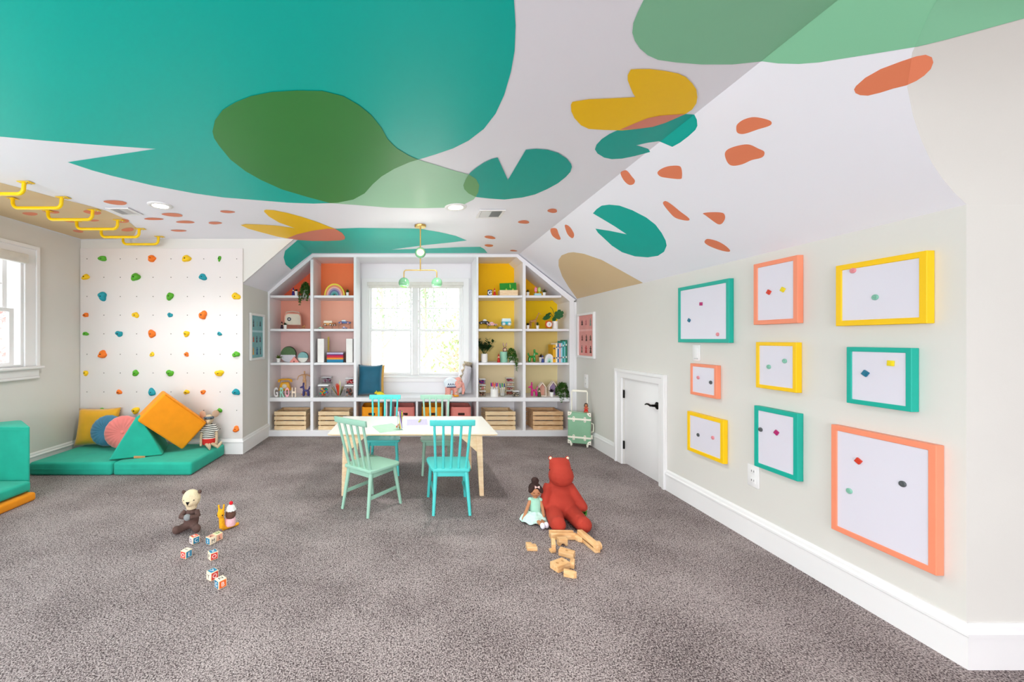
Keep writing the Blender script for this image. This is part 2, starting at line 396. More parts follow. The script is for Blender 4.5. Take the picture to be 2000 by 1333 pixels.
# side window in the left wall
w2 = struct('window_2', (XL, 3.18, 1.035))
def lw(mb, *a, **k): return mb.build(*a, world=True, **k)
lw(MB().ring((WLo[0]-.14, WLo[1]+.14, WLo[2]-.0, WLo[3]+.12), WLo, -XL-.02, -XL, mL), 'casing', WHITE, w2, smooth=0, fix=True, bev=.004)
lw(MB().ring((WLo[0]-.14, WLo[1]+.14, WLo[2]-.0, WLo[3]+.12), (WLo[0]-.105, WLo[1]+.105, WLo[2], WLo[3]+.085), -XL-.036, -XL-.02, mL), 'backband', WHITE, w2, smooth=0, fix=True, bev=.003)
lw(MB().ring(WLo, (WLo[0]+.025, WLo[1]-.025, WLo[2]+.02, WLo[3]-.02), -XL-.0, -XL+.14, mL), 'jamb', WHITE, w2, smooth=0, fix=True)
sash(w2, 2.6, 3.745, 1.60, 2.05, -XL+.085, .05, .03, (4, 2), mL)
sash(w2, 2.6, 3.765, 1.08, 1.56, -XL+.04, .05, .035, None, mL)
lw(MB().box(WLo[0]-.17, WLo[1]+.17, -XL-.06, -XL+.04, WLo[2]-.028, WLo[2], mL), 'sill', WHITE, w2, bev=.008)
lw(MB().box(WLo[0]-.14, WLo[1]+.14, -XL-.026, -XL, WLo[2]-.10, WLo[2]-.028, mL), 'apron', WHITE, w2, bev=.006)
lw(MB().box(WLo[0]-.14, WLo[1]+.14, -XL-.034, -XL, WLo[2]-.125, WLo[2]-.10, mL), 'apron_moulding', WHITE, w2, bev=.006)
lw(MB().box(WLo[0]-.01, WLo[1]+.01, -XL-.05, -XL+.0, 2.03, 2.12, mL), 'blind_cassette', M('blind_fabric'), w2, bev=.008)

# ------------------------------------------------------------------ painted shapes on the ceiling
def prof_y(z):
    for (ya, za), (yb, zb) in zip(COVE[:-1], COVE[1:]):
        if za <= z <= zb: return ya+(yb-ya)*(z-za)/(zb-za)
    return COVE[0][0] if z < COVE[0][1] else -9
def hit(px, py, surf, e):
    u, w = (px-CX)/F, (CY-py)/F
    if surf == 'flat': Y = (ZC-e-H)/w
    elif surf == 'left':                                   # slightly fallen strip along the left wall
        k = (ZC-ZL)/(XK-XL); Y = (ZC-e-H-k*XK)/(w-k*u)
    elif surf == 'slopeR':
        k = (ZC-ZKR)/(XR-XFR); Y = (ZC-e-H+k*XFR)/(w+k*u)
    elif surf == 'slopeL':
        k = (ZC-ZKL)/(XFL-XRL); Y = (ZC-e-H-k*XFL)/(w-k*u)
    else:
        lo, hi = .3, 1.6
        for _ in range(40):
            mid = (lo+hi)/2
            if mid > prof_y(H+w*mid): hi = mid
            else: lo = mid
        Y = lo-e
    return Vector((u*Y, Y, H+w*Y))
def pick(px, py):
    p = hit(px, py, 'flat', 0)
    if p.x > XFR:
        q = hit(px, py, 'slopeR', 0)
        if q.y < prof_y(q.z): return 'cove' if q.z < ZC+.2 and prof_y(q.z) > 0 else 'flat'
        return 'slopeR'
    if p.x < XFL and p.y > YC: return 'slopeL'
    if p.x < XK: return 'left'
    return 'flat'
def pix(p): return ((p[0])/p[1]*F+CX, CY-(p[2]-H)/p[1]*F)
FOLDS = {'R': [((CX, CY), pix((XFR, 3, ZC)))], 'L': [((CX, CY), pix((XFL, 5, ZC)))], 'K': [((CX, CY), pix((XK, 4, ZC)))],
         'C': [(pix((xs(a[1]), *a)), pix((xs(c[1]), *c))) for a, c in zip(COVE[:-1], COVE[1:])]}
def smooth_pts(pts, sub=4):
    n = len(pts); out = []
    for i in range(n):
        p0, p1, p2, p3 = (Vector(pts[(i+k) % n]) for k in (-1, 0, 1, 2))
        for j in range(sub):
            t = j/sub
            out.append(tuple(.5*((2*p1)+(p2-p0)*t+(2*p0-5*p1+4*p2-p3)*t*t+(3*p1-p0-3*p2+p3)*t**3)))
    return out
def paint(name, pts, mat, layer=1, cuts='', sm=False, label=None):
    if sm: pts = smooth_pts(pts)
    bm = bmesh.new(); bm.faces.new([bm.verts.new((x, y, 0)) for x, y in pts])
    bm.normal_update(); bmesh.ops.triangulate(bm, faces=bm.faces)
    for c in cuts:
        for a, d in FOLDS[c]:
            nn = Vector((-(d[1]-a[1]), d[0]-a[0], 0)).normalized()
            bmesh.ops.bisect_plane(bm, geom=bm.verts[:]+bm.edges[:]+bm.faces[:], plane_co=(a[0], a[1], 0), plane_no=nn, dist=1e-4)
    if 'C' in cuts:
        for k in range(1700, 2700, 25):
            bmesh.ops.bisect_plane(bm, geom=bm.verts[:]+bm.edges[:]+bm.faces[:], plane_co=(k, 0, 0), plane_no=(1, 0, 0), dist=1e-4)
        for k in range(-700, 400, 12):
            bmesh.ops.bisect_plane(bm, geom=bm.verts[:]+bm.edges[:]+bm.faces[:], plane_co=(0, k, 0), plane_no=(0, 1, 0), dist=1e-4)
    V = []; key = {}; FS = []
    for f in bm.faces:
        c = f.calc_center_median(); s = pick(c.x, c.y); ids = []
        for v in f.verts:
            k = (v.index if v.index >= 0 else id(v), round(v.co.x, 3), round(v.co.y, 3), s)
            if k not in key: key[k] = len(V); V.append(hit(v.co.x, v.co.y, s, .0012*layer))
            ids.append(key[k])
        FS.append(tuple(ids))
    bm.free()
    o = MB().add(V, FS).build(name, mat, ceiling, smooth=30)
    if label: o['label'] = label
    return o
def ell(x, y, rx, ry, a=0., n=18, wob=.12, seed=1):
    r = random.Random(seed); ph = [r.uniform(0, 6.28) for _ in range(3)]; out = []
    for i in range(n):
        t = 2*PI*i/n; k = 1+wob*math.sin(2*t+ph[0])*.6+wob*.5*math.sin(3*t+ph[1])
        u, w = rx*k*math.cos(t), ry*k*math.sin(t); out.append((x+u*math.cos(a)-w*math.sin(a), y+u*math.sin(a)+w*math.cos(a)))
    return out
P_TEAL = M('teal_ceiling_paint', '#00bcae', .42, .01, 2, spec=.2)
P_GRN = M('leaf_green_ceiling_paint', '#3f8f46', .42, .01, 2, spec=.2)
P_MINT = M('mint_ceiling_paint', '#9fd1ae', .42, .01, 2, spec=.2)
P_SAGE = M('sage_ceiling_paint', '#89c9a2', .42, .01, 2, spec=.2)
P_OLV = M('olive_green_ceiling_paint', '#69a769', .42, .01, 2, spec=.2)
P_YEL = M('mustard_ceiling_paint', '#ffcb00', .42, .01, 2, spec=.2)
P_COR = M('coral_ceiling_paint', '#e5835f', .42, .01, 2, spec=.2)
P_PNK = M('salmon_ceiling_paint', '#e38a75', .42, .01, 2, spec=.2)
P_BEI = M('sand_ceiling_paint', '#dcc197', .42, .01, 2, spec=.2)
TB = [(817, 312), (800, 317), (770, 330), (745, 345), (728, 360), (712, 378), (690, 390), (660, 396), (645, 397)]
paint('painted_lily_pad', [(985, -120), (1004, 0), (1007, 50), (1005, 100), (998, 140), (985, 185), (968, 222), (945, 252), (915, 275), (885, 290), (850, 302)]+TB +
      [(612, 398), (560, 396), (500, 391), (437, 386), (380, 378), (300, 363), (220, 344), (180, 333), (132, 317), (304, 291), (200, 284), (100, 276), (0, 267), (-250, 250), (-600, 225), (-1300, 20), (-1400, -400), (-600, -900), (300, -1100), (800, -700), (930, -350)], P_TEAL, 1, 'K', label='huge teal lily pad')
GR = [(817, 312), (800, 305), (775, 290), (757, 272), (745, 250), (725, 225), (700, 205), (670, 188), (630, 178), (580, 177), (530, 180), (490, 188), (460, 200), (435, 215), (420, 235), (415, 257), (418, 270), (428, 285), (450, 312), (480, 335), (510, 352), (550, 370), (600, 385), (645, 397)]
paint('painted_green_leaf', GR+list(reversed(TB))[1:-1], P_GRN, 3, label='dark green leaf overlapping the teal pad')
paint('painted_mint_leaf', TB+[(700, 401), (760, 406), (820, 407), (870, 406), (905, 400), (925, 390), (934, 378), (936, 362), (930, 350), (915, 341), (885, 333), (850, 322)], P_MINT, 2, label='pale mint end of the leaf')
PAD1 = [(905, 362), (910, 350), (918, 338), (930, 328), (945, 318), (960, 311), (972, 308), (992, 352), (1027, 293), (1047, 291), (1070, 293), (1090, 299), (1107, 310), (1115, 320), (1117, 326), (1114, 336), (1105, 346), (1090, 358), (1070, 369), (1045, 380), (1020, 386), (985, 390), (955, 388), (930, 385), (915, 378), (907, 370)]
P_TL2 = M('teal_pad_paint', '#02ab9e', .42, .01, 2, spec=.2)
paint('painted_lily_pad', PAD1, P_TL2, 3)
paint('painted_overlap', [(905, 362), (910, 350), (916, 341), (930, 350), (936, 362), (934, 376), (929, 385), (915, 378), (907, 370)], P_OLV, 4)
paint('painted_lily_pad', [(1339, 223), (1356, 224), (1361, 234), (1362, 246), (1358, 254), (1345, 266), (1328, 279), (1313, 287), (1287, 276), (1265, 279), (1243, 284), (1266, 291), (1270, 297), (1240, 305), (1215, 310), (1195, 311), (1180, 308), (1167, 300), (1162, 292), (1165, 283), (1175, 272), (1190, 262), (1205, 255), (1240, 241), (1300, 226)], P_TL2, 1, 'R')
paint('painted_lily_pad', [(1232, 136), (1245, 135), (1270, 135), (1300, 139), (1325, 144), (1340, 151), (1352, 163), (1360, 175), (1362, 190), (1360, 202), (1352, 214), (1340, 222), (1325, 229), (1300, 240), (1275, 248), (1245, 252), (1215, 255), (1180, 254), (1150, 252), (1135, 245), (1122, 231), (1116, 218), (1115, 205), (1118, 199), (1150, 194), (1200, 192), (1241, 190), (1236, 182), (1231, 170), (1226, 157), (1226, 147)], P_YEL, 2, 'R')
paint('painted_overlap', [(1210, 254), (1240, 241), (1265, 231), (1290, 226), (1320, 224), (1339, 223), (1322, 230), (1300, 240), (1275, 248), (1245, 252)], P_PNK, 3, 'R')
paint('painted_lily_pad', [(1158, 417), (1165, 409), (1175, 402), (1190, 400), (1210, 402), (1235, 411), (1262, 425), (1280, 439), (1292, 455), (1300, 470), (1302, 480), (1297, 492), (1285, 500), (1265, 503), (1240, 501), (1215, 493), (1195, 480), (1180, 466), (1168, 455), (1163, 447), (1190, 451), (1224, 458), (1200, 442), (1175, 427)], P_TL2, 1)
paint('painted_sand_shape', [(1127, 584), (1110, 560), (1098, 540), (1091, 520), (1091, 508), (1097, 499), (1110, 494), (1120, 493), (1140, 496), (1175, 508), (1215, 530), (1256, 553), (1200, 566)], P_BEI, 1)
paint('painted_sage_pad', [(1235, 64), (1240, 80), (1250, 95), (1265, 108), (1285, 117), (1320, 122), (1370, 126), (1430, 126), (1460, 123), (1489, 120), (1520, 124), (1560, 125), (1600, 122), (1650, 114), (1700, 106), (1750, 98), (1793, 91), (1850, 77), (1920, 58), (2000, 36), (2150, -5), (2400, -90), (2450, -300), (1700, -500), (1400, -320), (1280, -60), (1257, 0), (1245, 25), (1237, 45)], P_SAGE, 1, 'RC')
paint('painted_petal', [(1668, 175), (1672, 168), (1690, 152), (1720, 135), (1760, 120), (1790, 110), (1808, 107), (1820, 112), (1823, 122), (1818, 135), (1805, 148), (1790, 158), (1770, 167), (1745, 173), (1720, 181), (1695, 187), (1680, 186), (1671, 182)], P_COR, 1, 'C')
for pts in ([(1438, 252), (1440, 243), (1452, 234), (1470, 229), (1488, 231), (1504, 236), (1507, 242), (1500, 247), (1480, 253), (1460, 260), (1448, 262), (1440, 259)],
            [(1416, 305), (1418, 295), (1430, 288), (1450, 283), (1465, 283), (1480, 290), (1492, 296), (1492, 304), (1485, 309), (1468, 313), (1450, 321), (1432, 324), (1422, 319)],
            [(1284, 338), (1290, 331), (1305, 325), (1325, 324), (1331, 330), (1332, 345), (1328, 350), (1305, 348), (1290, 345)],
            [(1212, 338), (1220, 333), (1226, 335), (1234, 345), (1240, 353), (1237, 360), (1228, 361), (1218, 352)],
            [(1295, 398), (1300, 393), (1312, 400), (1328, 413), (1345, 426), (1345, 431), (1333, 430), (1318, 425), (1306, 413)],
            [(1373, 417), (1385, 415), (1405, 415), (1414, 418), (1416, 427), (1410, 437), (1402, 438), (1390, 430), (1378, 421)],
            [(1376, 472), (1382, 467), (1400, 471), (1415, 479), (1425, 488), (1424, 492), (1410, 490), (1390, 483), (1379, 477)],
            [(1103, 441), (1108, 440), (1115, 446), (1121, 457), (1120, 464), (1116, 465), (1108, 457)],
            [(1075, 449), (1078, 446), (1087, 447), (1091, 457), (1095, 467), (1089, 468), (1080, 462), (1076, 455)]):
    paint('painted_petal', pts, P_COR, 1, 'R', True)
for k, (x, y, rx, ry, a) in enumerate([(1079, 412, 10, 4, 0), (1023, 434, 10.5, 3.5, 0), (957, 464, 11, 2.8, .12), (955, 480, 8, 2.6, .05), (1003, 490, 6.5, 1.5, .06),
        (226, 396, 24, 4, .11), (337, 420, 22, 3.3, .07), (300, 428, 18, 2.4, .03), (362, 434, 17, 2.8, .02), (420, 436, 13, 2.6, .04), (444, 414, 15, 2.4, .08), (349, 451, 15, 2, .05),
        (59, 418, 15, 3.2, .1), (100, 414, 16, 3, .1), (181, 415, 17, 4.4, .08), (137, 432, 15, 2.4, .08), (183, 431, 10, 2, .05), (240, 432, 13, 3.6, .05), (153, 452, 10, 2.6, .1), (250, 449, 13, 3.4, -.04)]):
    paint('painted_petal', ell(x, y, rx, ry, a, seed=k), P_COR, 2, 'K' if x < 300 else '')
paint('painted_sand_shape', [(-120, 345), (0, 357), (50, 370), (100, 384), (165, 400), (205, 411), (245, 428), (268, 447), (262, 460), (230, 466.5), (158, 467), (80, 444), (0, 421), (-120, 386)], P_BEI, 1, 'K')
YLW = [(516, 411), (520, 410), (535, 411), (560, 416), (590, 424), (620, 434), (645, 444), (655, 447.5), (668, 455), (674, 463), (673, 468), (665, 470), (640, 471), (610, 471), (586, 469.5), (560, 466), (540, 462), (510, 454), (485, 447), (470, 440), (480, 438), (510, 439), (540, 441), (576, 446), (545, 435), (525, 423), (516, 414)]
paint('painted_lily_pad', YLW, P_YEL, 2)
paint('painted_overlap', [(560, 466), (580, 458), (610, 451), (640, 447), (655, 447.5), (668, 455), (674, 463), (673, 468), (665, 470), (640, 471), (610, 471), (586, 469.5)], P_PNK, 3)
paint('painted_lily_pad', [(655, 447), (700, 445.5), (760, 446), (820, 447), (860, 454), (890, 461), (912, 470), (880, 474), (830, 479), (764, 488), (830, 486), (900, 483), (938, 482.5), (946, 487), (952, 494.6), (800, 494.8), (610, 494.8), (590, 510), (569, 527), (558, 517), (554, 503), (557, 490), (581, 469.4), (600, 468), (640, 460)], P_TEAL, 1, 'L')

# ------------------------------------------------------------------ ceiling fixtures
LAMPW = emit('downlight_lens', '#fff4e2', 9)
for k, (px, py, lab) in enumerate([(313, 401, 'round recessed downlight nearer the yellow monkey bars'), (890, 404, 'round recessed downlight beside the slatted ceiling vent'), (500, -500, 'recessed downlight overhead by the teal pad'), (1250, -500, 'recessed downlight overhead near the sage pad')]):
    p = hit(px, py, 'flat', 0)
    t = thing('downlight', lab, 'ceiling light', p-Vector((0, 0, .012)), group='recessed ceiling lights')
    MB().lathe([(.062, .012), (.095, .012), (.095, .008), (.088, .002), (.07, 0), (.062, .004)], 32).build('trim_ring', WHITE, t)
    MB().lathe([(.0, .004), (.061, .004), (.061, .010), (.0, .010)], 28).build('lens', LAMPW, t)
    l = bpy.data.lights.new('downlight_glow', 'SPOT'); l.energy = 78; l.spot_size = 2.4; l.spot_blend = .8; l.color = (1, .97, .95); l.shadow_soft_size = .06
    lo = bpy.data.objects.new('downlight_glow', l); COL.objects.link(lo); lo.parent = t; lo.location = (0, 0, -.03)
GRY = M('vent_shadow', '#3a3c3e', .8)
def vent(px0, px1, py, py2, lab, two):
    p0 = hit(px0, py, 'flat', 0); p1 = hit(px1, py, 'flat', 0); y1 = hit(px0, py2, 'flat', 0).y
    x0, x1, ya = p0.x, p1.x, p0.y
    t = thing('ceiling_vent', lab, 'vent', ((x0+x1)/2, (ya+y1)/2, ZC-.008)); w, d = (x1-x0)/2, (y1-ya)/2
    MB().ring((-w, w, -d, d), (-w+.022, w-.022, -d+.022, d-.022), 0, .007, rot('X', -PI/2) @ T(0, -.004, 0)).build('frame', WHITE, t, smooth=0, fix=True)
    MB().box(-w+.02, w-.02, -d+.02, d-.02, .0055, .0075).build('painted_duct_shade', GRY, t)  # flat dark sheet that paints the shade behind the slats
    n = 18
    for k in range(n):
        x = -w+.026+(2*w-.052)*(k+.5)/n; a = (.9 if k < n/2 else -.9)
        MB().box(-.0042, .0042, -d+.022, d-.022, -.0006, .0006, T(x, 0, .001) @ rot('Y', a)).build('slat', WHITE, t, smooth=0)
vent(937, 988, 409, 424.5, 'white slatted ceiling vent right of the downlight', True)
vent(205, 250, 405, 419, 'white ceiling vent above the monkey bars beside coral petals', False)

# pendant lamp
BRASS = M('brushed_brass', '#d9b268', .28, .05, 30, metal=1.)
SAGEG = M('sage_enamel', '#6fa67e', .25, .02, 10, coat=.4)
pc = hit(821, 440, 'flat', 0)
t = thing('pendant_lamp', 'brass pendant lamp with three sage green globe shades before the bay window', 'lamp', (pc.x, pc.y, ZC))
zz = lambda py: H+(CY-py)*pc.y/F-ZC
MB().lathe([(.0, -.022), (.054, -.022), (.057, -.018), (.057, -.002), (.05, 0), (0, 0)], 32).build('canopy', BRASS, t)
MB().cyl((0, 0, -.02), (0, 0, zz(528)), .0065).build('rod', BRASS, t)
za, r, ax = zz(528), .054, .164
def bend(s): return [(0, 0, za)]+[(s*ax*.7, 0, za)]+[(s*(ax-.025+.025*math.sin(a)), 0, za-.025+.025*math.cos(a)) for a in (.3, .8, 1.2, 1.57)]+[(s*ax, 0, zz(548))]
for s in (-1, 1): MB().tube(bend(s), .0062, 10).build('arm', BRASS, t)
MB().ball((0, 0, za), (.011, .011, .009)).build('finial', BRASS, t)
def globe(name, c, d):
    m = T(Vector(c)) @ Vector(d).to_track_quat('Z', 'Y').to_matrix().to_4x4()
    pr = [(r*math.sin(a), -r*math.cos(a)) for a in [i*PI/16 for i in range(0, 13)]]
    pi = [(x*.94, z) for x, z in reversed(pr)]
    g = MB(); n = 28; prof = pr+pi
    g.lathe(prof, n, m); o = g.build('shade', SAGEG, t, smooth=60)
    MB().lathe([(0.001, .0), (.02, .004), (.033, .012), (.0365, .02), (.03, .028), (0, .034)], 20, m @ T(0, 0, -.006)).build('bulb', emit('warm_bulb', '#ffe9a8', 1.7), o)
globe('shade', (0, -.02, zz(495)), (0, -1, 0))
globe('shade', (-ax, 0, zz(553)), (-.12, -.1, -1)); globe('shade', (ax, 0, zz(553)), (.1, .15, -1))
for q in ((0, -.14, zz(495)), (-ax, 0, zz(553)-.15), (ax, 0, zz(553)-.15)):
    l = bpy.data.lights.new('pendant_glow', 'POINT'); l.energy = 1.0 if q[0] == 0 else 5.0; l.color = (1, .95, .88); l.shadow_soft_size = .03
    lo = bpy.data.objects.new('pendant_glow', l); COL.objects.link(lo); lo.parent = t; lo.location = q

# yellow monkey bars under the ceiling
YBAR = M('yellow_powder_coat', '#fbd000', .3, .02, 10)
ORD = ['nearest', 'second nearest', 'third', 'fourth', 'fifth', 'sixth']
LABB = ['yellow steel ladder bar at the left picture edge, farthest from the climbing wall', 'fifth yellow ladder bar counting from the climbing wall', 'fourth yellow ladder bar counting from the climbing wall', 'third yellow ladder bar counting from the climbing wall', 'second yellow ladder bar counting from the climbing wall', 'yellow steel ladder bar closest to the climbing wall']
for k, y in enumerate((2.89, 3.20, 3.51, 3.81, 4.11, 4.42)):
    t = thing('monkey_bar', LABB[k], 'monkey bar', (-3.005, y, ZC), group='yellow ceiling ladder bars'); w = .195
    pts = []
    for s in (-1, 1):
        arc = [(s*(w-.042+.042*math.cos(a)), 0, -.046-.042*math.sin(a)) for a in (0, .4, .8, 1.2, 1.57)]
        leg = [(s*(w+.004), 0, -.006), (s*w, 0, -.03)]+arc
        pts += leg if s < 0 else list(reversed(leg))
    MB().tube(pts, .0135, 12).build('bar', YBAR, t)
    for s in (-1, 1):
        zf = -.004 if s > 0 else -.012
        fl = MB().box(s*w-.03, s*w+.06 if s > 0 else s*w+.03, -.026, .026, zf-.004, zf).build('flange', YBAR, t, bev=.0015)
        for q in (-.016, .016): MB().cyl((s*w+.035 if s > 0 else s*w-.02, q, zf-.009), (s*w+.035 if s > 0 else s*w-.02, q, zf), .0055, n=8).build('bolt', M('zinc_bolt', '#c9c2a8', .4, metal=.8), fl)

# ------------------------------------------------------------------ climbing wall
S4 = YC/F
PAN = M('white_climbing_panel_paint', '#e6dfdc', .45, .01, 3)
pn = thing('climbing_wall_board', 'white climbing wall board with a grid of bolt holes', 'climbing wall', (-2.8, YC-.014, .185))
px0, px1 = XL+.004, (475-CX)*S4
MB().box(px0, px1, YC-.014, YC-.001, .178, H+(CY-486)*S4).build('panel', PAN, pn, world=True, bev=.002)
gx = [170, 203, 235, 267, 299, 334, 366, 398, 430, 462.5]; gy = [506, 542, 579.5, 616, 652.5, 692.5, 729, 766, 802, 838]
GC = {'g': '#57ab2a', 'o': '#f47a21', 'y': '#f6c81a', 't': '#1d98a6'}; GN = {'g': 'green', 'o': 'orange', 'y': 'yellow', 't': 'teal'}
HOLDS = ['1g30 4o34 6y34 8g17', '0y30 3g36 7t30', '1t36 5g30 9y34', '0o22 3y26 5t20 7o36', '0g22 2t28 4o32 6y28 8t19', '1o36 4y19 6o20 9g30', '0y22 3g26 5g28 8y34', '2o21 4t30 6y23 7o20 9t30', '1g22 3y30 8g21', '4g24 9o26']
ROWN = ['top', 'second', 'third', 'fourth', 'fifth', 'sixth', 'seventh', 'eighth', 'ninth', 'lowest']
NUM = ['first', 'second', 'third', 'fourth', 'fifth']
used = set(); hk = 0
BOLT = M('dark_socket_bolt', '#181410', .5)
for r, row in enumerate(HOLDS):
    its = row.split()
    for q, it in enumerate(its):
        c = int(it[0]); col = it[1]; size = int(it[2:])/4; used.add((c, r)); hk += 1
        R = size*S4*.92; rnd = random.Random(hk*13+r)
        p = at(gx[c], gy[r], YC); p.y = YC-.014
        pos = 'only' if len(its) == 1 else (('leftmost' if q == 0 else 'rightmost' if q == len(its)-1 else NUM[q]+' from the left'))
        szw = 'big' if size > 8 else 'small' if size < 6 else 'rounded'
        t = thing('climbing_hold', f'{szw} {GN[col]} climbing hold, {pos} in the {ROWN[r]} row of holds', 'climbing hold', p, group='climbing holds on the white panel')
        ph = [rnd.uniform(0, 6.28) for _ in range(4)]; el = rnd.uniform(.78, 1.05)
        if size < 4.5: el = 1.5
        V = []; n = 20; lv = [(1, 0), (1.0, .25), (.9, .6), (.66, .9), (.3, 1.0)]
        for sc_, hgt in lv:
            for i in range(n):
                a = 2*PI*i/n; k = 1+.12*math.sin(2*a+ph[0])+.10*math.sin(3*a+ph[1])+.05*math.sin(5*a+ph[2])
                dz = R*el if el < 1.2 else R*1.4
                V.append((R*sc_*k*math.cos(a)*(1 if el < 1.2 else .8), -R*.75*hgt*(1+.25*math.sin(a+ph[3])), dz*sc_*k*math.sin(a)))
        FS = [tuple(range(n))]+[(j*n+(i+1) % n, j*n+i, (j+1)*n+i, (j+1)*n+(i+1) % n) for j in range(4) for i in range(n)]+[tuple(reversed(range(4*n, 5*n)))]
        MB().add(V, FS).build('grip', M('hold_'+GN[col], GC[col], .55, .06, 60, .25, 300), t, smooth=50)
        MB().cyl((-.12*R, -R*.8, 0), (-.12*R, -R*.55, 0), .0075, n=10).build('bolt', BOLT, t)
nut0 = MB().lathe([(.0, 0), (.0052, 0), (.0052, .002), (.0036, .003), (0, .003)], 10, rot('X', PI/2)).build('bolt_hole', M('steel_tee_nut', '#6e6863', .45, metal=.5), pn)
first = True
for r in range(10):
    for c in range(10):
        if (c, r) in used: continue
        p = at(gx[c], gy[r], YC-.014); inv = WM[pn.name].inverted() @ p
        if first: o = nut0; first = False
        else: o = nut0.copy(); COL.objects.link(o)
        o.location = inv

# ------------------------------------------------------------------ built-in bookcase
S5 = YB/F
bk = thing('built_in_bookcase', 'white built-in bookcase with coral and yellow backed shelves round the bay window', 'bookcase', (.1, 5.57, 0))
def bb(name, x0, x1, y0, y1, z0, z1, m=SHELFW, bev=.003): return MB().box(x0, x1, y0, y1, z0, z1).build(name, m, bk, world=True, bev=bev, seg=1)
STL = (-1.945, -1.904); DV = [(-1.363, -1.322), (-.783, -.746), (.858, .887), (1.479, 1.52)]; STR = (2.105, 2.165)
bb('side_panel', *STL, YB, YBK, 0, 1.925); bb('side_panel', *STR, YB, YBK, 0, 1.82)
bb('filler_strip', 2.165, XR, YB, YB+.03, 0, 1.80)
for (x0, x1), zt in zip(DV, (2.37, 2.42, 2.42, 2.33)):
    bb('divider', x0, x1, YB+.001, YBK, .0, zt)
MB().prism([(-1.336, 2.438), (1.415, 2.438), (1.40, 2.398), (-1.34, 2.398)], YB-.004, YBK, 'y').build('top_rail', SHELFW, bk, world=True, fix=True)
MB().prism([(-1.336, 2.438), (-1.955, 1.915), (-1.904, 1.905), (-1.36, 2.362), (-1.325, 2.398)], YB-.003, YBK, 'y').build('sloped_rail', SHELFW, bk, world=True, fix=True)
MB().prism([(1.415, 2.438), (2.19, 1.825), (2.13, 1.795), (2.105, 1.806), (1.43, 2.366), (1.40, 2.398)], YB-.003, YBK, 'y').build('sloped_rail', SHELFW, bk, world=True, fix=True)
SZ = [1.889, 1.44, .985]; ZS = .52
COLS = [(-1.904, -1.363), (-1.322, -.783), (.887, 1.479), (1.52, 2.105)]
for i, (x0, x1) in enumerate(COLS):
    for k, z in enumerate(SZ):
        xr = 2.005 if (i == 3 and k == 0) else x1
        bb('shelf', x0, xr, YB+.022, YBK, z-.032, z)
bb('bench_top', -1.904, 2.105, YB-.004, YBK+.01, .466, ZS)
bb('bottom_shelf', -1.904, 2.105, YB+.004, YBK, .055, .08); bb('toe_kick', -1.945, 2.165, YB-.006, YB+.02, 0, .074)
CB = [(-.746, -.362), (-.335, .048), (.078, .46), (.487, .858)]
for a, c in zip(CB[:-1], CB[1:]): bb('divider', a[1], c[0], YB+.001, YBK, .08, .466)
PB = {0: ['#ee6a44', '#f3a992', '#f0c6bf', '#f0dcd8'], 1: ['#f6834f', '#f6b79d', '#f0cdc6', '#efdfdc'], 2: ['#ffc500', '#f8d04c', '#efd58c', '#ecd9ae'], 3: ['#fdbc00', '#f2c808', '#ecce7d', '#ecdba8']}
for i, (x0, x1) in enumerate(COLS):
    zs = [2.40 if i in (1, 2) else 2.37]+SZ
    for k in range(4):
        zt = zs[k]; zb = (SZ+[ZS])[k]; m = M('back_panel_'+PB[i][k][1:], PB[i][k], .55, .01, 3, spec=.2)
        if i == 0 and k == 0: poly = [(x0, zb), (x1, zb), (x1, 2.36), (x0, 1.905)]
        elif i == 3 and k == 0: poly = [(x0, zb), (2.0, zb), (x0, 2.29)]
        elif i == 3 and k == 1: poly = [(x0, zb), (x1, zb), (x1, 1.806), (2.0, SZ[0]), (x0, SZ[0])]
        elif i == 2 and k == 0: poly = [(x0, zb), (x1, zb), (x1, 2.327), (1.40, 2.398), (x0, 2.398)]
        else: poly = [(x0, zb), (x1, zb), (x1, zt), (x0, zt)]
        MB().prism(poly, YBK-.006, YBK+.004, 'y').build('back_panel', m, bk, world=True, fix=True, smooth=0)
for x0, x1 in COLS+CB: MB().box(x0, x1, YBK-.006, YBK+.004, .08, .466).build('back_panel', SHELFW, bk, world=True, smooth=0)

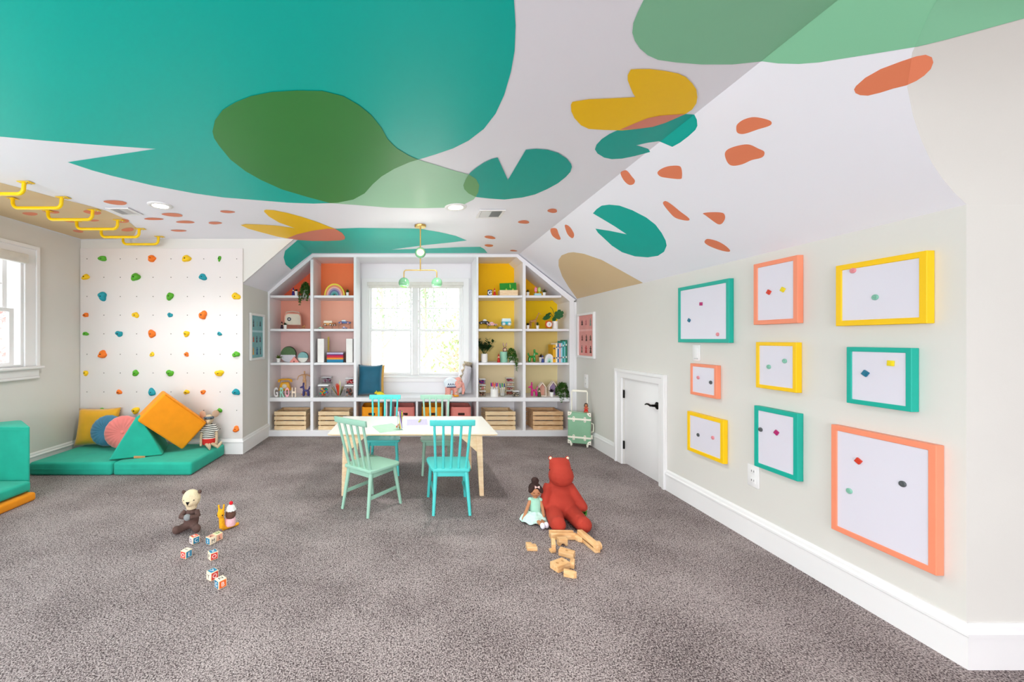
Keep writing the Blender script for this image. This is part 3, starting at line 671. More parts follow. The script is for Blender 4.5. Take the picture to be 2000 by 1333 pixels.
# ------------------------------------------------------------------ crates and bins in the lower row
PINE = wood('pale_pine', '#e6c394', '#f2d8b0', .6, (2, 2, 14), 6)
PINE2 = wood('warm_pine', '#d9a878', '#ecc79a', .6, (2, 2, 14), 6)
def crate(px0, px1, lab, wd):
    y0 = 5.375; x0, x1 = (px0-CX)*y0/F, (px1-CX)*y0/F; w = x1-x0; dpt = .33; h = .245; s = .013
    t = thing('wooden_crate', lab, 'crate', ((x0+x1)/2, y0+dpt/2, .0805), group='slatted pine crates in the lower cubbies')
    hs = .051; gap = (h-4*hs)/3
    for sy in (-1, 1):
        for k in range(4):
            z = k*(hs+gap)
            MB().box(-w/2, w/2, sy*dpt/2-(s if sy > 0 else 0), sy*dpt/2+(0 if sy > 0 else s), z, z+hs).build('slat', wd, t, bev=.0015, seg=1)
    for sx in (-1, 1):
        o = MB(); X = sx*(w/2-s); a, c = min(X, X-sx*s), max(X, X-sx*s)
        yy = dpt/2-s-.0005; o2 = (.055, .165, .19)
        Q = [(-yy, .0), (yy, .0), (yy, h-.004), (-yy, h-.004)]; I = [(-.045, .165), (.045, .165), (.045, .192), (-.045, .192)]
        vs = [(x, u, z) for x in (a, c) for u, z in Q+I]; fs = []
        for k in range(4):
            l = (k+1) % 4
            fs += [(k, l, 4+l, 4+k), (8+l, 8+k, 12+k, 12+l), (l, k, 8+k, 8+l), (4+k, 4+l, 12+l, 12+k)]
        o.add(vs, fs).build('end_panel', wd, t, smooth=0, fix=True)
    MB().box(-w/2+s+.014, w/2-s-.014, -dpt/2+s, dpt/2-s, .001, .01).build('base', wd, t)
    return t
crate(535.5, 597.6, 'slatted pine crate in the leftmost lower cubby', PINE)
crate(621.6, 682, 'slatted pine crate below the jars, behind the pale green chair', PINE)
crate(948, 1007, 'slatted pine crate below the marker cups, behind the table corner', PINE)
crate(1041, 1100, 'darker pine crate in the rightmost lower cubby near the suitcase', PINE2)
def bin_box(px0, px1, lab, col, cn):
    y0 = 5.40; x0, x1 = (px0-CX)*y0/F, (px1-CX)*y0/F; w = (x1-x0)/2; d = .15; h = .30
    m = M('felt_bin_'+cn, col, .75, .03, 20, .1, 200); mi = M('felt_bin_'+cn)
    t = thing('storage_bin', lab, 'bin', ((x0+x1)/2, y0+d, .0805), group='felt bins under the window bench')
    def rr(w, d, r=.05, n=5):
        out = []
        for cx, cy, a0 in ((w-r, d-r, 0), (-w+r, d-r, PI/2), (-w+r, -d+r, PI), (w-r, -d+r, 1.5*PI)):
            out += [(cx+r*math.cos(a0+PI/2*i/n), cy+r*math.sin(a0+PI/2*i/n)) for i in range(n+1)]
        return out
    o, i = rr(w, d), rr(w-.006, d-.006); n = len(o); V = []; FS = []
    L = [(o, 0), (o, h), (i, h), (i, .008)]
    for pl, z in L: V += [(x, y, z+(.012*(y > 0)+0 if z == h else 0)) for x, y in pl]
    for j in range(3): FS += [(j*n+k, j*n+(k+1) % n, (j+1)*n+(k+1) % n, (j+1)*n+k) for k in range(n)]
    FS += [tuple(reversed(range(n))), tuple(range(3*n, 4*n))]
    MB().add(V, FS).build('body', m, t, smooth=50)
    slot = [(-.042, -.016), (.042, -.016), (.045, -.01), (.045, .012), (.04, .018), (-.04, .018), (-.045, .012), (-.045, -.01)]
    MB().prism([(x, z+.205) for x, z in slot], -d-.0015, -d+.004, 'y').build('handle_slot', M('dark_slot', '#3b2018', .8), t, fix=True)
    MB().prism([(x*1.18, (z-.001)*1.35+.205) for x, z in slot], -d-.0009, -d+.003, 'y').build('handle_rim', mi, t, fix=True)
bin_box(706, 746, 'orange felt bin behind the left turquoise chair', '#f09a14', 'orange')
bin_box(769.5, 810, 'coral pink felt bin behind the pencil cup', '#e98a80', 'coral')
bin_box(824, 864, 'orange felt bin behind the sage chair at the window side', '#f09a14', 'orange')
bin_box(881, 921, 'coral pink felt bin beside the right pine crates', '#e98a80', 'coral')

# ------------------------------------------------------------------ table and chairs
BIRCH = wood('birch_plywood', '#e9c79c', '#f4dbb6', .45, (3, 3, 10), 4)
TOPW = M('white_laminate', '#f3efe8', .22, .01, 3)
ty0, ty1, tw, th = 3.29, 4.04, .70, .52
tb = thing('play_table', "white topped low children's table with birch legs amid four chairs", 'table', (.004, (ty0+ty1)/2, 0))
dd = (ty1-ty0)/2
MB().box(-tw, tw, -dd, dd, th-.003, th).build('laminate', TOPW, tb)
MB().add([(x*(tw-e), y*(dd-e), z) for e, z in ((.03, th-.024), (0, th-.012), (0, th-.003)) for x, y in ((-1, -1), (1, -1), (1, 1), (-1, 1))],
         [(3, 2, 1, 0), (8, 9, 10, 11)]+[(4*j+i, 4*j+(i+1) % 4, 4*j+4+(i+1) % 4, 4*j+4+i) for j in (0, 1) for i in range(4)]).build('plywood_top', BIRCH, tb, smooth=0)
for sx in (-1, 1):
    for sy in (-1, 1):
        X0, X1, Yb, Yt = sx*.573, sx*.555, sy*(dd-.03), sy*(dd-.055)
        lg = MB(); a = .018; c = .026
        lg.add([(X0-a, Yb-.014, 0), (X0+a, Yb-.014, 0), (X0+a, Yb+.014, 0), (X0-a, Yb+.014, 0), (X1-c, Yt-.016, th-.024), (X1+c, Yt-.016, th-.024), (X1+c, Yt+.016, th-.024), (X1-c, Yt+.016, th-.024)],
               [(3, 2, 1, 0), (4, 5, 6, 7), (0, 1, 5, 4), (1, 2, 6, 5), (2, 3, 7, 6), (3, 0, 4, 7)])
        L = lg.build('leg', BIRCH, tb, bev=.002, seg=1)
        g = MB().prism([(X1-sx*.024, th-.025), (X1-sx*.15, th-.025), (X1-sx*.15, th-.045), (X1-sx*.015, th-.165)], Yt-.009, Yt+.009, 'y').build('gusset', BIRCH, tb, fix=True, bev=.0015, seg=1)

def chair(mat, lab):
    t = thing('spindle_chair', lab, 'chair', group='children spindle chairs round the table')
    sp = [(-.135, -.155), (.135, -.155), (.15, -.12), (.172, .10), (.160, .15), (.13, .165), (-.13, .165), (-.160, .15), (-.172, .10), (-.15, -.12)]
    MB().prism(sp, .312, .336).build('seat', mat, t, bev=.006, seg=3)
    for s in (-1, 1):
        MB().cyl((s*.135, -.178, 0), (s*.115, -.125, .313), .0115, .0165, 12).build('leg', mat, t)
        MB().cyl((s*.152, .175, 0), (s*.132, .118, .313), .0115, .0165, 12).build('leg', mat, t)
        MB().box(-.007, .007, 0, 1, -.012, .012, Matrix(((1, 0, 0, s*.127), (0, .301, 0, -.152), (0, 0, 1, .13), (0, 0, 0, 1)))).build('stretcher', mat, t, bev=.002)
        MB().box(s*.122-.008, s*.122+.008, -.115, .112, .272, .313).build('apron', mat, t, bev=.002)
    MB().box(-.115, .115, -.133, -.117, .272, .313).build('apron', mat, t, bev=.002)
    MB().box(-.125, .125, .108, .124, .272, .313).build('apron', mat, t, bev=.002)
    for k in range(-2, 3):
        MB().tube([(k*.0565, -.128, .33), (k*.0615, -.175, .5), (k*.066, -.226, .69)], [.0105, .0105, .0095], 10).build('spindle', mat, t)
    rl = MB(); n = 10; V = []; FS = []
    for i in range(n+1):
        x = -.165+.33*i/n; yb = -.222-.006*(1-(x/.165)**2)
        V += [(x, yb-.011, .672), (x, yb+.011, .668), (x, yb+.004, .715), (x, yb-.018, .715)]
    for i in range(n): FS += [(4*i+k, 4*i+(k+1) % 4, 4*i+4+(k+1) % 4, 4*i+4+k) for k in range(4)]
    FS += [(3, 2, 1, 0), (4*n, 4*n+1, 4*n+2, 4*n+3)]
    rl.add(V, FS).build('top_rail', mat, t, bev=.005, fix=True, smooth=50)
    return t
TURQ = M('turquoise_chair_paint', '#52cac6', .4, .02, 8); SAGE = M('sage_chair_paint', '#98c2ad', .4, .02, 8)
c1 = chair(TURQ, 'bright turquoise spindle chair with its back to the camera'); c1.location = (.288, 3.12, 0); c1.rotation_euler.z = .02
c2 = copy_tree(c1, loc=(-.285, 3.97, 0), rz=PI); c2['label'] = 'turquoise spindle chair on the window side of the table'
c3 = chair(SAGE, 'pale sage green spindle chair turned at an angle in front of the table'); c3.location = (-.3185, 3.121, 0); c3.rotation_euler.z = math.radians(-38)
c4 = copy_tree(c3, loc=(.25, 3.97, 0), rz=PI); c4['label'] = 'sage green spindle chair on the window side of the table'

# things on the table
zt = th+.0006
def tpt(px, py, z=th): return floor_at(px, py, z)
q = [tpt(*p) for p in ((727, 834.5), (766, 828.5), (788, 842), (742, 847))]
cc = sum(q, Vector())/4
pad = thing('drawing_pad', 'mint green drawing pad lying askew on the table', 'pad', (cc.x, cc.y, zt))
MB().prism([((p-cc).x, (p-cc).y) for p in q], 0, .004).build('paper_block', M('white_paper', '#f4f2ee', .7), pad, fix=True)
MB().prism([((p-cc).x*1.0, (p-cc).y) for p in q], .004, .007).build('cover', M('mint_cover', '#b9ddc0', .6), pad, fix=True)
q = [tpt(*p) for p in ((793, 816.5), (838, 816.5), (846, 845), (790, 845))]
cc = sum(q, Vector())/4
sh = thing('drawing_sheet', 'white sheet of paper with lilac scribble on the table', 'paper', (cc.x, cc.y, zt))
MB().prism([((p-cc).x, (p-cc).y) for p in q], 0, .0008).build('sheet', M('white_paper'), sh, fix=True)
q2 = [tpt(*p) for p in ((795, 820), (834, 819.5), (836, 831), (794, 832))]
MB().prism([((p-cc).x, (p-cc).y) for p in q2], .0008, .0012).build('scribble', M('lilac_crayon', '#cfc6e2', .8, .12, 60), sh, fix=True)
def stick(name, lab, cat, a, c, r, mat, tipmat, group=None, z=.0):
    a, c = Vector(a), Vector(c); t = thing(name, lab, cat, (a.x, a.y, a.z)); d = c-a
    MB().cyl((0, 0, 0), d*.8, r, n=10).build('barrel', mat, t); MB().cyl(d*.8, d, r*.95, r*.35, n=10).build('tip', tipmat, t); return t
a = tpt(775, 837.5); c = tpt(779, 833); stick('crayon', 'short orange red crayon lying on the mint pad', 'crayon', (a.x, a.y, zt+.0145), (c.x, c.y+.02, zt+.0145), .0075, M('orange_crayon', '#d9562a', .5), M('orange_crayon'))
a = tpt(818, 826); c = tpt(822, 820.5); stick('crayon', 'yellow green crayon lying on the scribbled paper', 'crayon', (a.x, a.y, zt+.0075), (c.x, c.y, zt+.0075), .006, M('lime_crayon', '#c6c84e', .5), M('lime_crayon'))
cp = tpt(782.5, 841)
t = thing('pencil_cup', 'clear cup of coloured pens on the table', 'pencil cup', (cp.x, cp.y, zt+.007))
MB().lathe([(.0, 0), (.028, 0), (.030, .005), (.030, .125), (.0285, .125), (.0285, .006), (0, .005)], 24).build('cup', CLEAR, t)
PC = ['#e8476a', '#2f9e44', '#2b2b2b', '#e9d35a', '#e9e6f2', '#8e5bb0', '#d9d24e']
for k, col in enumerate(PC):
    a = 2*PI*k/len(PC)
    MB().tube([(.012*math.cos(a+2), .012*math.sin(a+2), .008), (.021*math.cos(a), .021*math.sin(a), .15+.006*(k % 3))], .0045, 8).build('pen', M('pen_'+col[1:], col, .45), t)

# ------------------------------------------------------------------ right wall: framed white boards and magnets
BOARD = M('white_board', '#dedae5', .3, .01, 3)
FC = {'teal': '#14ac99', 'salmon': '#f3916f', 'yellow': '#f8c708'}
XW = XR-.001
def wall_frame(col, l, r, yt, yb, lab):
    Yf = F*(XR-.035)/(l-CX); Yn = F*XR/(r-CX)
    z1 = H-(yt-CY)*Yf/F; z0 = H-(yb-CY)*Yf/F
    t = thing('magnetic_board', lab, 'board', (XW, (Yf+Yn)/2, z0), group='framed magnetic boards on the right wall')
    m = M('frame_'+col, FC[col], .42, .02, 6); w = .027 if (z1-z0) > .3 else .022
    m2 = rot('Z', -PI/2)                # local x -> world -y, local y -> world x
    MB().ring((-Yf, -Yn, z0, z1), (-Yf+w, -Yn-w, z0+w, z1-w), XW-.034, XW, m2).build('frame', m, t, smooth=0, world=True, fix=True, bev=.0025, seg=2)
    MB().box(-Yf+w-.002, -Yn-w+.002, XW-.029, XW-.004, z0+w-.002, z1-w+.002, m2).build('writing_surface', BOARD, t, world=True, smooth=0)
wall_frame('teal', 1324, 1433.6, 563, 669, 'teal framed white board above the light switch')
wall_frame('salmon', 1471.5, 1569.8, 517, 635, 'tall salmon framed white board in the top row of boards')
wall_frame('salmon', 1348, 1408.5, 710, 770, 'smallest salmon framed white board just right of the low door')
wall_frame('yellow', 1476, 1567, 668.5, 757, 'small yellow framed white board in the middle of the group')
wall_frame('yellow', 1342, 1422, 803, 879, 'yellow framed white board low beside the little door')
wall_frame('teal', 1472.6, 1569.8, 792, 910, 'tall teal framed white board above the wall outlet')
wall_frame('yellow', 1632, 1826.5, 520, 637.5, 'wide yellow framed white board at the upper right')
wall_frame('teal', 1653, 1796, 678, 787, 'wide teal framed white board between the yellow and the big salmon one')
wall_frame('salmon', 1623, 1845, 829, 1033, 'largest salmon framed white board at the lower right')
MG = {'magenta': '#b0286a', 'teal': '#1b6f8a', 'pink': '#dd8b92', 'red': '#d2402a', 'yellow': '#e9d21f', 'charcoal': '#54585a', 'mint': '#7fb8a2'}
XM = XW-.029
for px, py, col, shp, lab in [
        (1370, 594, 'magenta', 's', 'magenta square magnet on the teal board above the switch'), (1346.6, 626, 'teal', 'd', 'teal diamond magnet on the teal board above the switch'), (1402, 653.5, 'pink', 'r', 'round pink magnet on the teal board above the switch'),
        (1502.6, 571, 'red', 'd', 'red diamond magnet on the tall salmon board'), (1530, 566, 'yellow', 'd', 'yellow magnet on the tall salmon board'),
        (1364, 738, 'pink', 'r', 'round pink magnet on the smallest salmon board'), (1388.6, 747.6, 'charcoal', 'r', 'round charcoal magnet on the smallest salmon board'),
        (1502, 717, 'mint', 'r', 'left round mint magnet on the small middle yellow board'), (1533, 705.6, 'mint', 'r', 'right round mint magnet on the small middle yellow board'),
        (1364, 850, 'charcoal', 'r', 'round charcoal magnet on the low yellow board'), (1392.7, 855.6, 'pink', 'r', 'round pink magnet on the low yellow board'),
        (1486, 839.5, 'charcoal', 'r', 'round charcoal magnet on the tall teal board'), (1517.6, 845.5, 'magenta', 'd', 'magenta square magnet on the tall teal board'),
        (1666.7, 528.7, 'pink', 'r', 'round pink magnet on the wide yellow board'), (1710, 581, 'mint', 'r', 'round mint magnet on the wide yellow board'),
        (1691.6, 729.8, 'teal', 'd', 'dark teal square magnet on the wide teal board'), (1741.4, 710, 'yellow', 's', 'yellow square magnet on the wide teal board'),
        (1677.9, 901, 'red', 'd', 'red square magnet on the largest salmon board'), (1659.5, 959.6, 'mint', 'r', 'round mint magnet on the largest salmon board'), (1763.6, 945.9, 'charcoal', 'r', 'round charcoal magnet on the largest salmon board')]:
    Y = F*XM/(px-CX); z = H-(py-CY)*Y/F; m = M('magnet_'+col, MG[col], .35, .03, 30)
    t = thing('magnet', lab, 'magnet', (XM-.0002, Y, z), group='magnets on the boards'); R = .0135
    if shp == 'r':
        MB().lathe([(0, 0), (R, 0), (R, .004), (R*.8, .007), (R*.5, .0075), (0, .006)], 20, rot('Y', -PI/2)).build('button', m, t)
        MB().lathe([(0, .006), (R*.35, .0065), (R*.3, .009), (0, .0095)], 12, rot('Y', -PI/2)).build('knob', m, t)
    else:
        a = PI/4 if shp == 'd' else .05; q = R*.92; a = a*.75 if shp == 'd' else a
        MB().box(-.008, 0, -q, q, -q, q, rot('X', a)).build('button', m, t, bev=.0015)
        MB().box(-.0095, -.008, -q*.6, q*.6, -q*.6, q*.6, rot('X', a)).build('inset', m, t)
def plate(name, lab, cat, l, r, yt, yb, kind):
    Yf = F*(XR-.006)/(l-CX); Yn = F*(XR-.006)/(r-CX); z1 = H-(yt-CY)*Yf/F; z0 = H-(yb-CY)*Yf/F
    yc, zc, hw, hh = (Yf+Yn)/2, (z0+z1)/2, (Yf-Yn)/2, (z1-z0)/2
    t = thing(name, lab, cat, (XW, yc, zc))
    MB().box(-.006, 0, -hw, hw, -hh, hh).build('cover_plate', WHITE, t, bev=.002)
    if kind == 'switch':
        MB().box(-.010, -.006, -hw*.5, hw*.5, -hh*.55, hh*.6, rot('Y', .04)).build('rocker', WHITE, t, bev=.001)
        MB().box(-.009, -.006, -hw*.5, hw*.5, -hh*.8, -hh*.66).build('dimmer_slide', M('pale_grey_plastic', '#c9c9c9', .5), t)
    else:
        for s in (-1, 1):
            q = MB().box(-.008, -.006, -hw*.42, hw*.42, s*hh*.42-hh*.26, s*hh*.42+hh*.26).build('socket', WHITE, t, bev=.001)
            for k in (-1, 1): MB().box(-.0085, -.008, k*hw*.2-.0016, k*hw*.2+.0016, s*hh*.42-.004, s*hh*.42+.008).build('slot', BOLT, q)
plate('light_switch', 'white dimmer light switch under the teal board', 'switch', 1352.5, 1367, 674, 704.5, 'switch')
plate('wall_outlet', 'white wall outlet low under the tall teal board', 'outlet', 1460, 1482, 905, 947, 'outlet')
plate('wall_outlet', 'white wall outlet above the suitcase handle', 'outlet', 1141, 1148, 731, 757, 'outlet')

# framed prints of little figures
def figure_print(name, lab, X, sgn, ya, yb, z0, z1, bgm, bg2, cols):
    """portrait print; sgn = +1 when the wall looks to +x"""
    t = thing(name, lab, 'picture', (X, (ya+yb)/2, z0))
    A = Matrix(((0, sgn, 0, X), (1, 0, 0, 0), (0, 0, 1, 0), (0, 0, 0, 1)))      # local x -> world y, local y -> away from the wall
    fw = .028
    MB().ring((ya, yb, z0, z1), (ya+fw, yb-fw, z0+fw, z1-fw), 0.0005, .03, A).build('frame', WHITE, t, smooth=0, world=True, fix=True, bev=.003)
    MB().box(ya+fw-.002, yb-fw+.002, .003, .010, z0+fw-.002, z1-fw+.002, A).build('print', bgm, t, world=True, smooth=0, fix=True)
    u0, u1, w0, w1 = ya+fw, yb-fw, z0+fw, z1-fw; zm = w0+(w1-w0)*.63
    MB().box(u0, u1, .010, .0106, zm-.012, zm+.012, A).build('light_band', bg2, t, world=True, smooth=0, fix=True)
    k = 0; r = random.Random(5)
    for row, zc in enumerate((w0+(w1-w0)*.16, w0+(w1-w0)*.44, w0+(w1-w0)*.82)):
        for c in range(3):
            uc = u0+(u1-u0)*(.2+.3*c); hh = (w1-w0)*.085; ww = (u1-u0)*r.uniform(.03, .055); uc += r.uniform(-.01, .01); hh *= r.uniform(.7, 1.1); col = cols[k % len(cols)]; k += 1
            poly = [(uc-ww*1.4, zc-hh), (uc+ww*1.4, zc-hh), (uc+ww*.6, zc+hh*.1), (uc+ww*1.6, zc+hh*.4), (uc+ww*.5, zc+hh*.5), (uc+ww*.6, zc+hh), (uc-ww*.6, zc+hh), (uc-ww*.5, zc+hh*.5), (uc-ww*1.5, zc+hh*.2), (uc-ww*.6, zc+hh*.1)]
            MB().prism(poly, .010, .0104, 'y', A).build('printed_figure', M('print_'+col[1:], col, .7), t, world=True, smooth=0, fix=True)
yA, yB = F*(XR-.03)/(1159-CX), F*(XR-.02)/(1128-CX)
zA = lambda py, Y: H-(py-CY)*Y/F
figure_print('framed_print', 'pink print of little dancers in a white frame near the bookcase', XW, -1, yA, yB, zA(698, yB), zA(614, yB), M('pink_print', '#e09a94', .6, .08, 6), M('pale_pink_print', '#eab3b0', .6), ['#4e3a2f', '#c23f3f', '#3f4a3c', '#6a5a46', '#5a3a34', '#7b3f3a', '#7a8f86', '#b6626a', '#3a2622'])
yA, yB = F*(-XRL)/(CX-486), F*(-XRL)/(CX-513)
figure_print('framed_print', 'blue and green print of little figures in the recess', XRL+.001, 1, yA, yB, zA(705, yA), zA(611, yA), M('blue_print', '#7fb4b8', .6, .1, 5), M('pale_blue_print', '#b6d6dd', .6), ['#e0a256', '#2f5a86', '#44404a', '#c8604a', '#3e3a52', '#5a4a5a', '#4c4650', '#86a394', '#3f4a54'])

# ------------------------------------------------------------------ suitcase by the right wall
SG = M('sage_suitcase', '#84b08f', .5, .04, 12, .08, 120); CRM = M('cream_leather', '#efe9da', .5, .03, 20)
sz = thing('suitcase', 'small sage green trolley suitcase with cream straps by the right wall', 'suitcase', (2.035, 4.86, 0), math.radians(-24))
w, dp, zb, zt2 = .128, .06, .04, .415
MB().box(-w, w, -dp, dp, zb, zt2).build('shell', SG, sz, bev=.012, seg=3)
MB().box(-w-.002, w+.002, -dp*.35, -dp*.2, zb-.002, zt2+.002).build('seam_band', CRM, sz, bev=.002)
for z in (.115, .335):
    s = MB().box(-w-.003, w+.003, -dp-.004, dp*.9, z-.011, z+.011).build('strap', CRM, sz, bev=.003)
    for x in (-.062, .062):
        for q in (-.02, .02):
            MB().lathe([(0, 0), (.013, 0), (.013, .003), (0, .004)], 14, T(x, -dp-.003, z+q) @ rot('X', PI/2)).build('patch', CRM, s)
            MB().lathe([(0, 0), (.004, 0), (.003, .002), (0, .003)], 10, T(x, -dp-.007, z+q) @ rot('X', PI/2)).build('stud', BLK, s)
for sx in (-1, 1):
    for z, s2 in ((zb, 1), (zt2, -1)):
        cap = [(0, 0), (.046, 0), (.044, .014), (.034, .032), (.016, .043), (0, .046)]
        o = MB().prism([(sx*(w+.002-u), z+s2*(v-.002)) for u, v in cap], -dp-.003, -dp+.03, 'y').build('corner_cap', CRM, sz, fix=True, bev=.002)
        MB().lathe([(0, 0), (.005, 0), (.004, .002), (0, .003)], 10, T(sx*(w-.015), -dp-.003, z+s2*.016) @ rot('X', PI/2)).build('stud', BLK, o)
    MB().box(sx*.09-.012, sx*.09+.012, -dp+.005, -dp+.03, .02, zb).build('wheel_fork', CRM, sz, bev=.002)
    MB().cyl((sx*.09-.009, -dp+.018, .0205), (sx*.09+.009, -dp+.018, .0205), .02, n=18).build('wheel', CRM, sz)
    MB().box(sx*.09-.012, sx*.09+.012, dp-.03, dp-.005, .0, zb).build('foot', CRM, sz, bev=.002)
hd = MB(); hd.tube([(-.088, .03, zt2-.01), (-.088, .03, .645), (-.085, .03, .66), (-.07, .03, .668), (.07, .03, .668), (.085, .03, .66), (.088, .03, .645), (.088, .03, zt2-.01)], .0065, 10)
hd.build('trolley_handle', CRM, sz)
MB().box(-.085, .085, .018, .042, .655, .68).build('grip', CRM, sz, bev=.006)
hs = MB().tube([(w, -.005, .18), (w+.025, -.005, .19), (w+.03, -.005, .235), (w+.025, -.005, .28), (w, -.005, .29)], .007, 8).build('side_handle', CRM, sz)
MB().box(w, w+.02, -.02, .01, .10, .15).build('luggage_tag', CRM, sz, bev=.003)

# ------------------------------------------------------------------ play corner cushions
TEALF = M('teal_microsuede', '#1fae95', .8, .07, 9, .15, 180, sheen=.1); ORF = M('orange_microsuede', '#f29308', .8, .05, 9, .15, 180, sheen=.06)
def slab(name, lab, cat, x0, x1, y0, y1, z0, z1, mat, m=None, bev=.025, extra=None):
    t = thing(name, lab, cat, ((x0+x1)/2, (y0+y1)/2, z0)) if m is None else thing(name, lab, cat, m=m)
    hx, hy, h = (x1-x0)/2, (y1-y0)/2, z1-z0
    o = MB().box(-hx, hx, -hy, hy, 0, h).build('cover', mat, t, bev=bev, seg=4)
    bm = bmesh.new(); bm.from_mesh(o.data)
    bmesh.ops.subdivide_edges(bm, edges=[e for e in bm.edges if e.calc_length() > .12], cuts=5, use_grid_fill=True)
    for v in bm.verts:
        p = v.co; k = noise.noise(Vector((p.x*5+x0, p.y*5, p.z*5)))*.006
        up = 1 if (abs(p.x) < hx-.03 and abs(p.y) < hy-.03 and p.z > h*.5) else 0
        v.co.z += up*(k+.008*math.cos(p.x/hx*1.5)*math.cos(p.y/hy*1.5)); 
        if p.z > .02: v.co.x += k*.5; v.co.y += k*.5
    for f in bm.faces: f.smooth = True
    bm.to_mesh(o.data); bm.free()
    zp = MB()
    zp.tube([(-hx+.03, -hy-.0008, h*.5), (hx-.03, -hy-.0008, h*.5)], .0022, 6).build('zip_seam', mat, t)
    return t
slab('floor_mat', 'left teal folding floor mat under the round pillows', 'mat', -3.655, -2.862, 3.80, 4.49, .0, .125, TEALF)
slab('floor_mat', 'right teal folding floor mat under the orange cushion', 'mat', -2.852, -2.105, 3.80, 4.49, .0, .125, TEALF)
# couch at the left edge
slab('orange_cushion', 'flat orange base cushion under the teal couch mattress at the left edge', 'cushion', -3.74, -3.04, 2.15, 3.235, .0, .068, ORF, bev=.02)
slab('teal_cushion', 'teal mattress lying on the orange base at the left edge', 'cushion', -3.74, -3.07, 2.15, 3.225, .079, .160, TEALF, bev=.022)
cw = thing('upright_wedge', 'upright teal wedge cushion standing behind the mattress at the left edge', 'cushion', (-3.45, 3.31, 0))
MB().prism([(.33, -.07), (.335, -.055), (.02, .20), (-.02, .20), (-.325, -.055), (-.325, -.07)], 0, .587).build('cover', TEALF, cw, bev=.018, seg=3, fix=True)
MB().tube([(.31, -.0715, .56), (-.31, -.0715, .56)], .0025, 6).build('piping', TEALF, cw)
# triangular wedge
wd = thing('wedge_cushion', 'teal triangular wedge cushion standing on the right floor mat', 'cushion', (-2.80, 4.12, .134), math.radians(24))
MB().prism([(-.225, 0), (.225, 0), (.03, .40), (-.0, .405)], -.21, .21, 'y').build('cover', TEALF, wd, bev=.028, seg=4, fix=True)
MB().box(-.02, .075, -.2165, -.212, -.004, .018, rot('Y', .12)).build('leather_tag', M('tan_leather', '#c98f5c', .6), wd, bev=.001)
MB().tube([(-.215, -.2085, .012), (.215, -.2085, .012), ], .003, 6).build('piping', TEALF, wd)
# orange cushion leaning over the wedge
mO = T(-2.50, 4.17, .455) @ rot('Z', .66) @ rot('Y', math.radians(42)) @ rot('X', .04)
oc = thing('block_cushion', 'big orange block cushion tilted on its corner against the climbing wall', 'cushion', m=mO)
MB().box(-.262, .262, -.10, .15, -.172, .172).build('cover', ORF, oc, bev=.022, seg=4)
MB().tube([(-.25, -.1005, .165), (.25, -.1005, .165)], .003, 6).build('piping', ORF, oc)
MB().tube([(-.25, .151, -.165), (.25, .151, -.165)], .003, 6).build('piping', ORF, oc)
def pillow(name, lab, w, h, th, mat, m, n=14, cat='pillow', pinch=.12, seam=True):
    t = thing(name, lab, cat, m=m); V = []; FS = []
    for s in (1, -1):
        for j in range(n+1):
            for i in range(n+1):
                u, v = 2*i/n-1, 2*j/n-1
                edge = (1-u**4)*(1-v**4)
                px = u*w/2*(1-pinch*(1-v*v)*u*u*.6); pz = v*h/2*(1-pinch*(1-u*u)*v*v*.6)
                k = noise.noise(Vector((u*2.3+w*9, v*2.3, s*1.7+h)))*.012*edge
                V.append((px, s*(th/2*max(0, edge)**.55+k), pz+h/2))
    N = (n+1)*(n+1)
    for s in (0, 1):
        for j in range(n):
            for i in range(n):
                q = (s*N+j*(n+1)+i, s*N+j*(n+1)+i+1, s*N+(j+1)*(n+1)+i+1, s*N+(j+1)*(n+1)+i)
                FS.append(tuple(reversed(q)) if s == 0 else q)
    o = MB().add(V, FS).build('cover', mat, t, smooth=0)
    bm = bmesh.new(); bm.from_mesh(o.data); bmesh.ops.remove_doubles(bm, verts=bm.verts, dist=.0004)
    bmesh.ops.recalc_face_normals(bm, faces=bm.faces)
    for f in bm.faces: f.smooth = True
    bm.to_mesh(o.data); bm.free()
    if seam:
        pts = [(-w/2*(1-pinch*.0), 0, 0), (0, 0, h*.0+pinch*h*.02), (w/2, 0, 0), (w/2*(1-pinch*.6), 0, h/2), (w/2, 0, h), (0, 0, h*(1-pinch*.02)), (-w/2, 0, h), (-w/2*(1-pinch*.6), 0, h/2)]
    return t
MUS = M('mustard_velvet', '#e6a81e', .75, .06, 10, .1, 200, sheen=.4)
pillow('throw_pillow', 'square mustard pillow leaning in the corner behind the round blue pillow', .43, .41, .13, MUS, T(-3.46, 4.36, .136) @ rot('Z', .12) @ rot('X', -.2))
def round_pillow(lab, R, th, mat, m):
    t = thing('round_pillow', lab, 'pillow', m=m, group='round tufted pillows'); V = []; FS = []; n = 72; k = 14
    for j in range(k+1):
        a = PI*j/k; rr = math.sin(a)**.55 if 0 < j < k else .0; yy = -math.cos(a)
        for i in range(n):
            t2 = 2*PI*i/n; pl = 1+.008*math.cos(18*t2)*math.sin(a); dim = 1-.55*math.exp(-(rr/.16)**2)
            V.append((R*rr*pl*math.cos(t2), th/2*yy*dim*(1-.30*rr*abs(math.cos(11*t2))**5), R*rr*pl*math.sin(t2)))
    for j in range(k): FS += [(j*n+i, j*n+(i+1) % n, (j+1)*n+(i+1) % n, (j+1)*n+i) for i in range(n)]
    o = MB().add(V, FS).build('cover', mat, t, smooth=0); bm = bmesh.new(); bm.from_mesh(o.data)
    bmesh.ops.remove_doubles(bm, verts=bm.verts, dist=.0003); bmesh.ops.recalc_face_normals(bm, faces=bm.faces)
    for f in bm.faces: f.smooth = True
    bm.to_mesh(o.data); bm.free()
    MB().ball((0, -th/2*.5, 0), (.02, .012, .02)).build('button', mat, t)
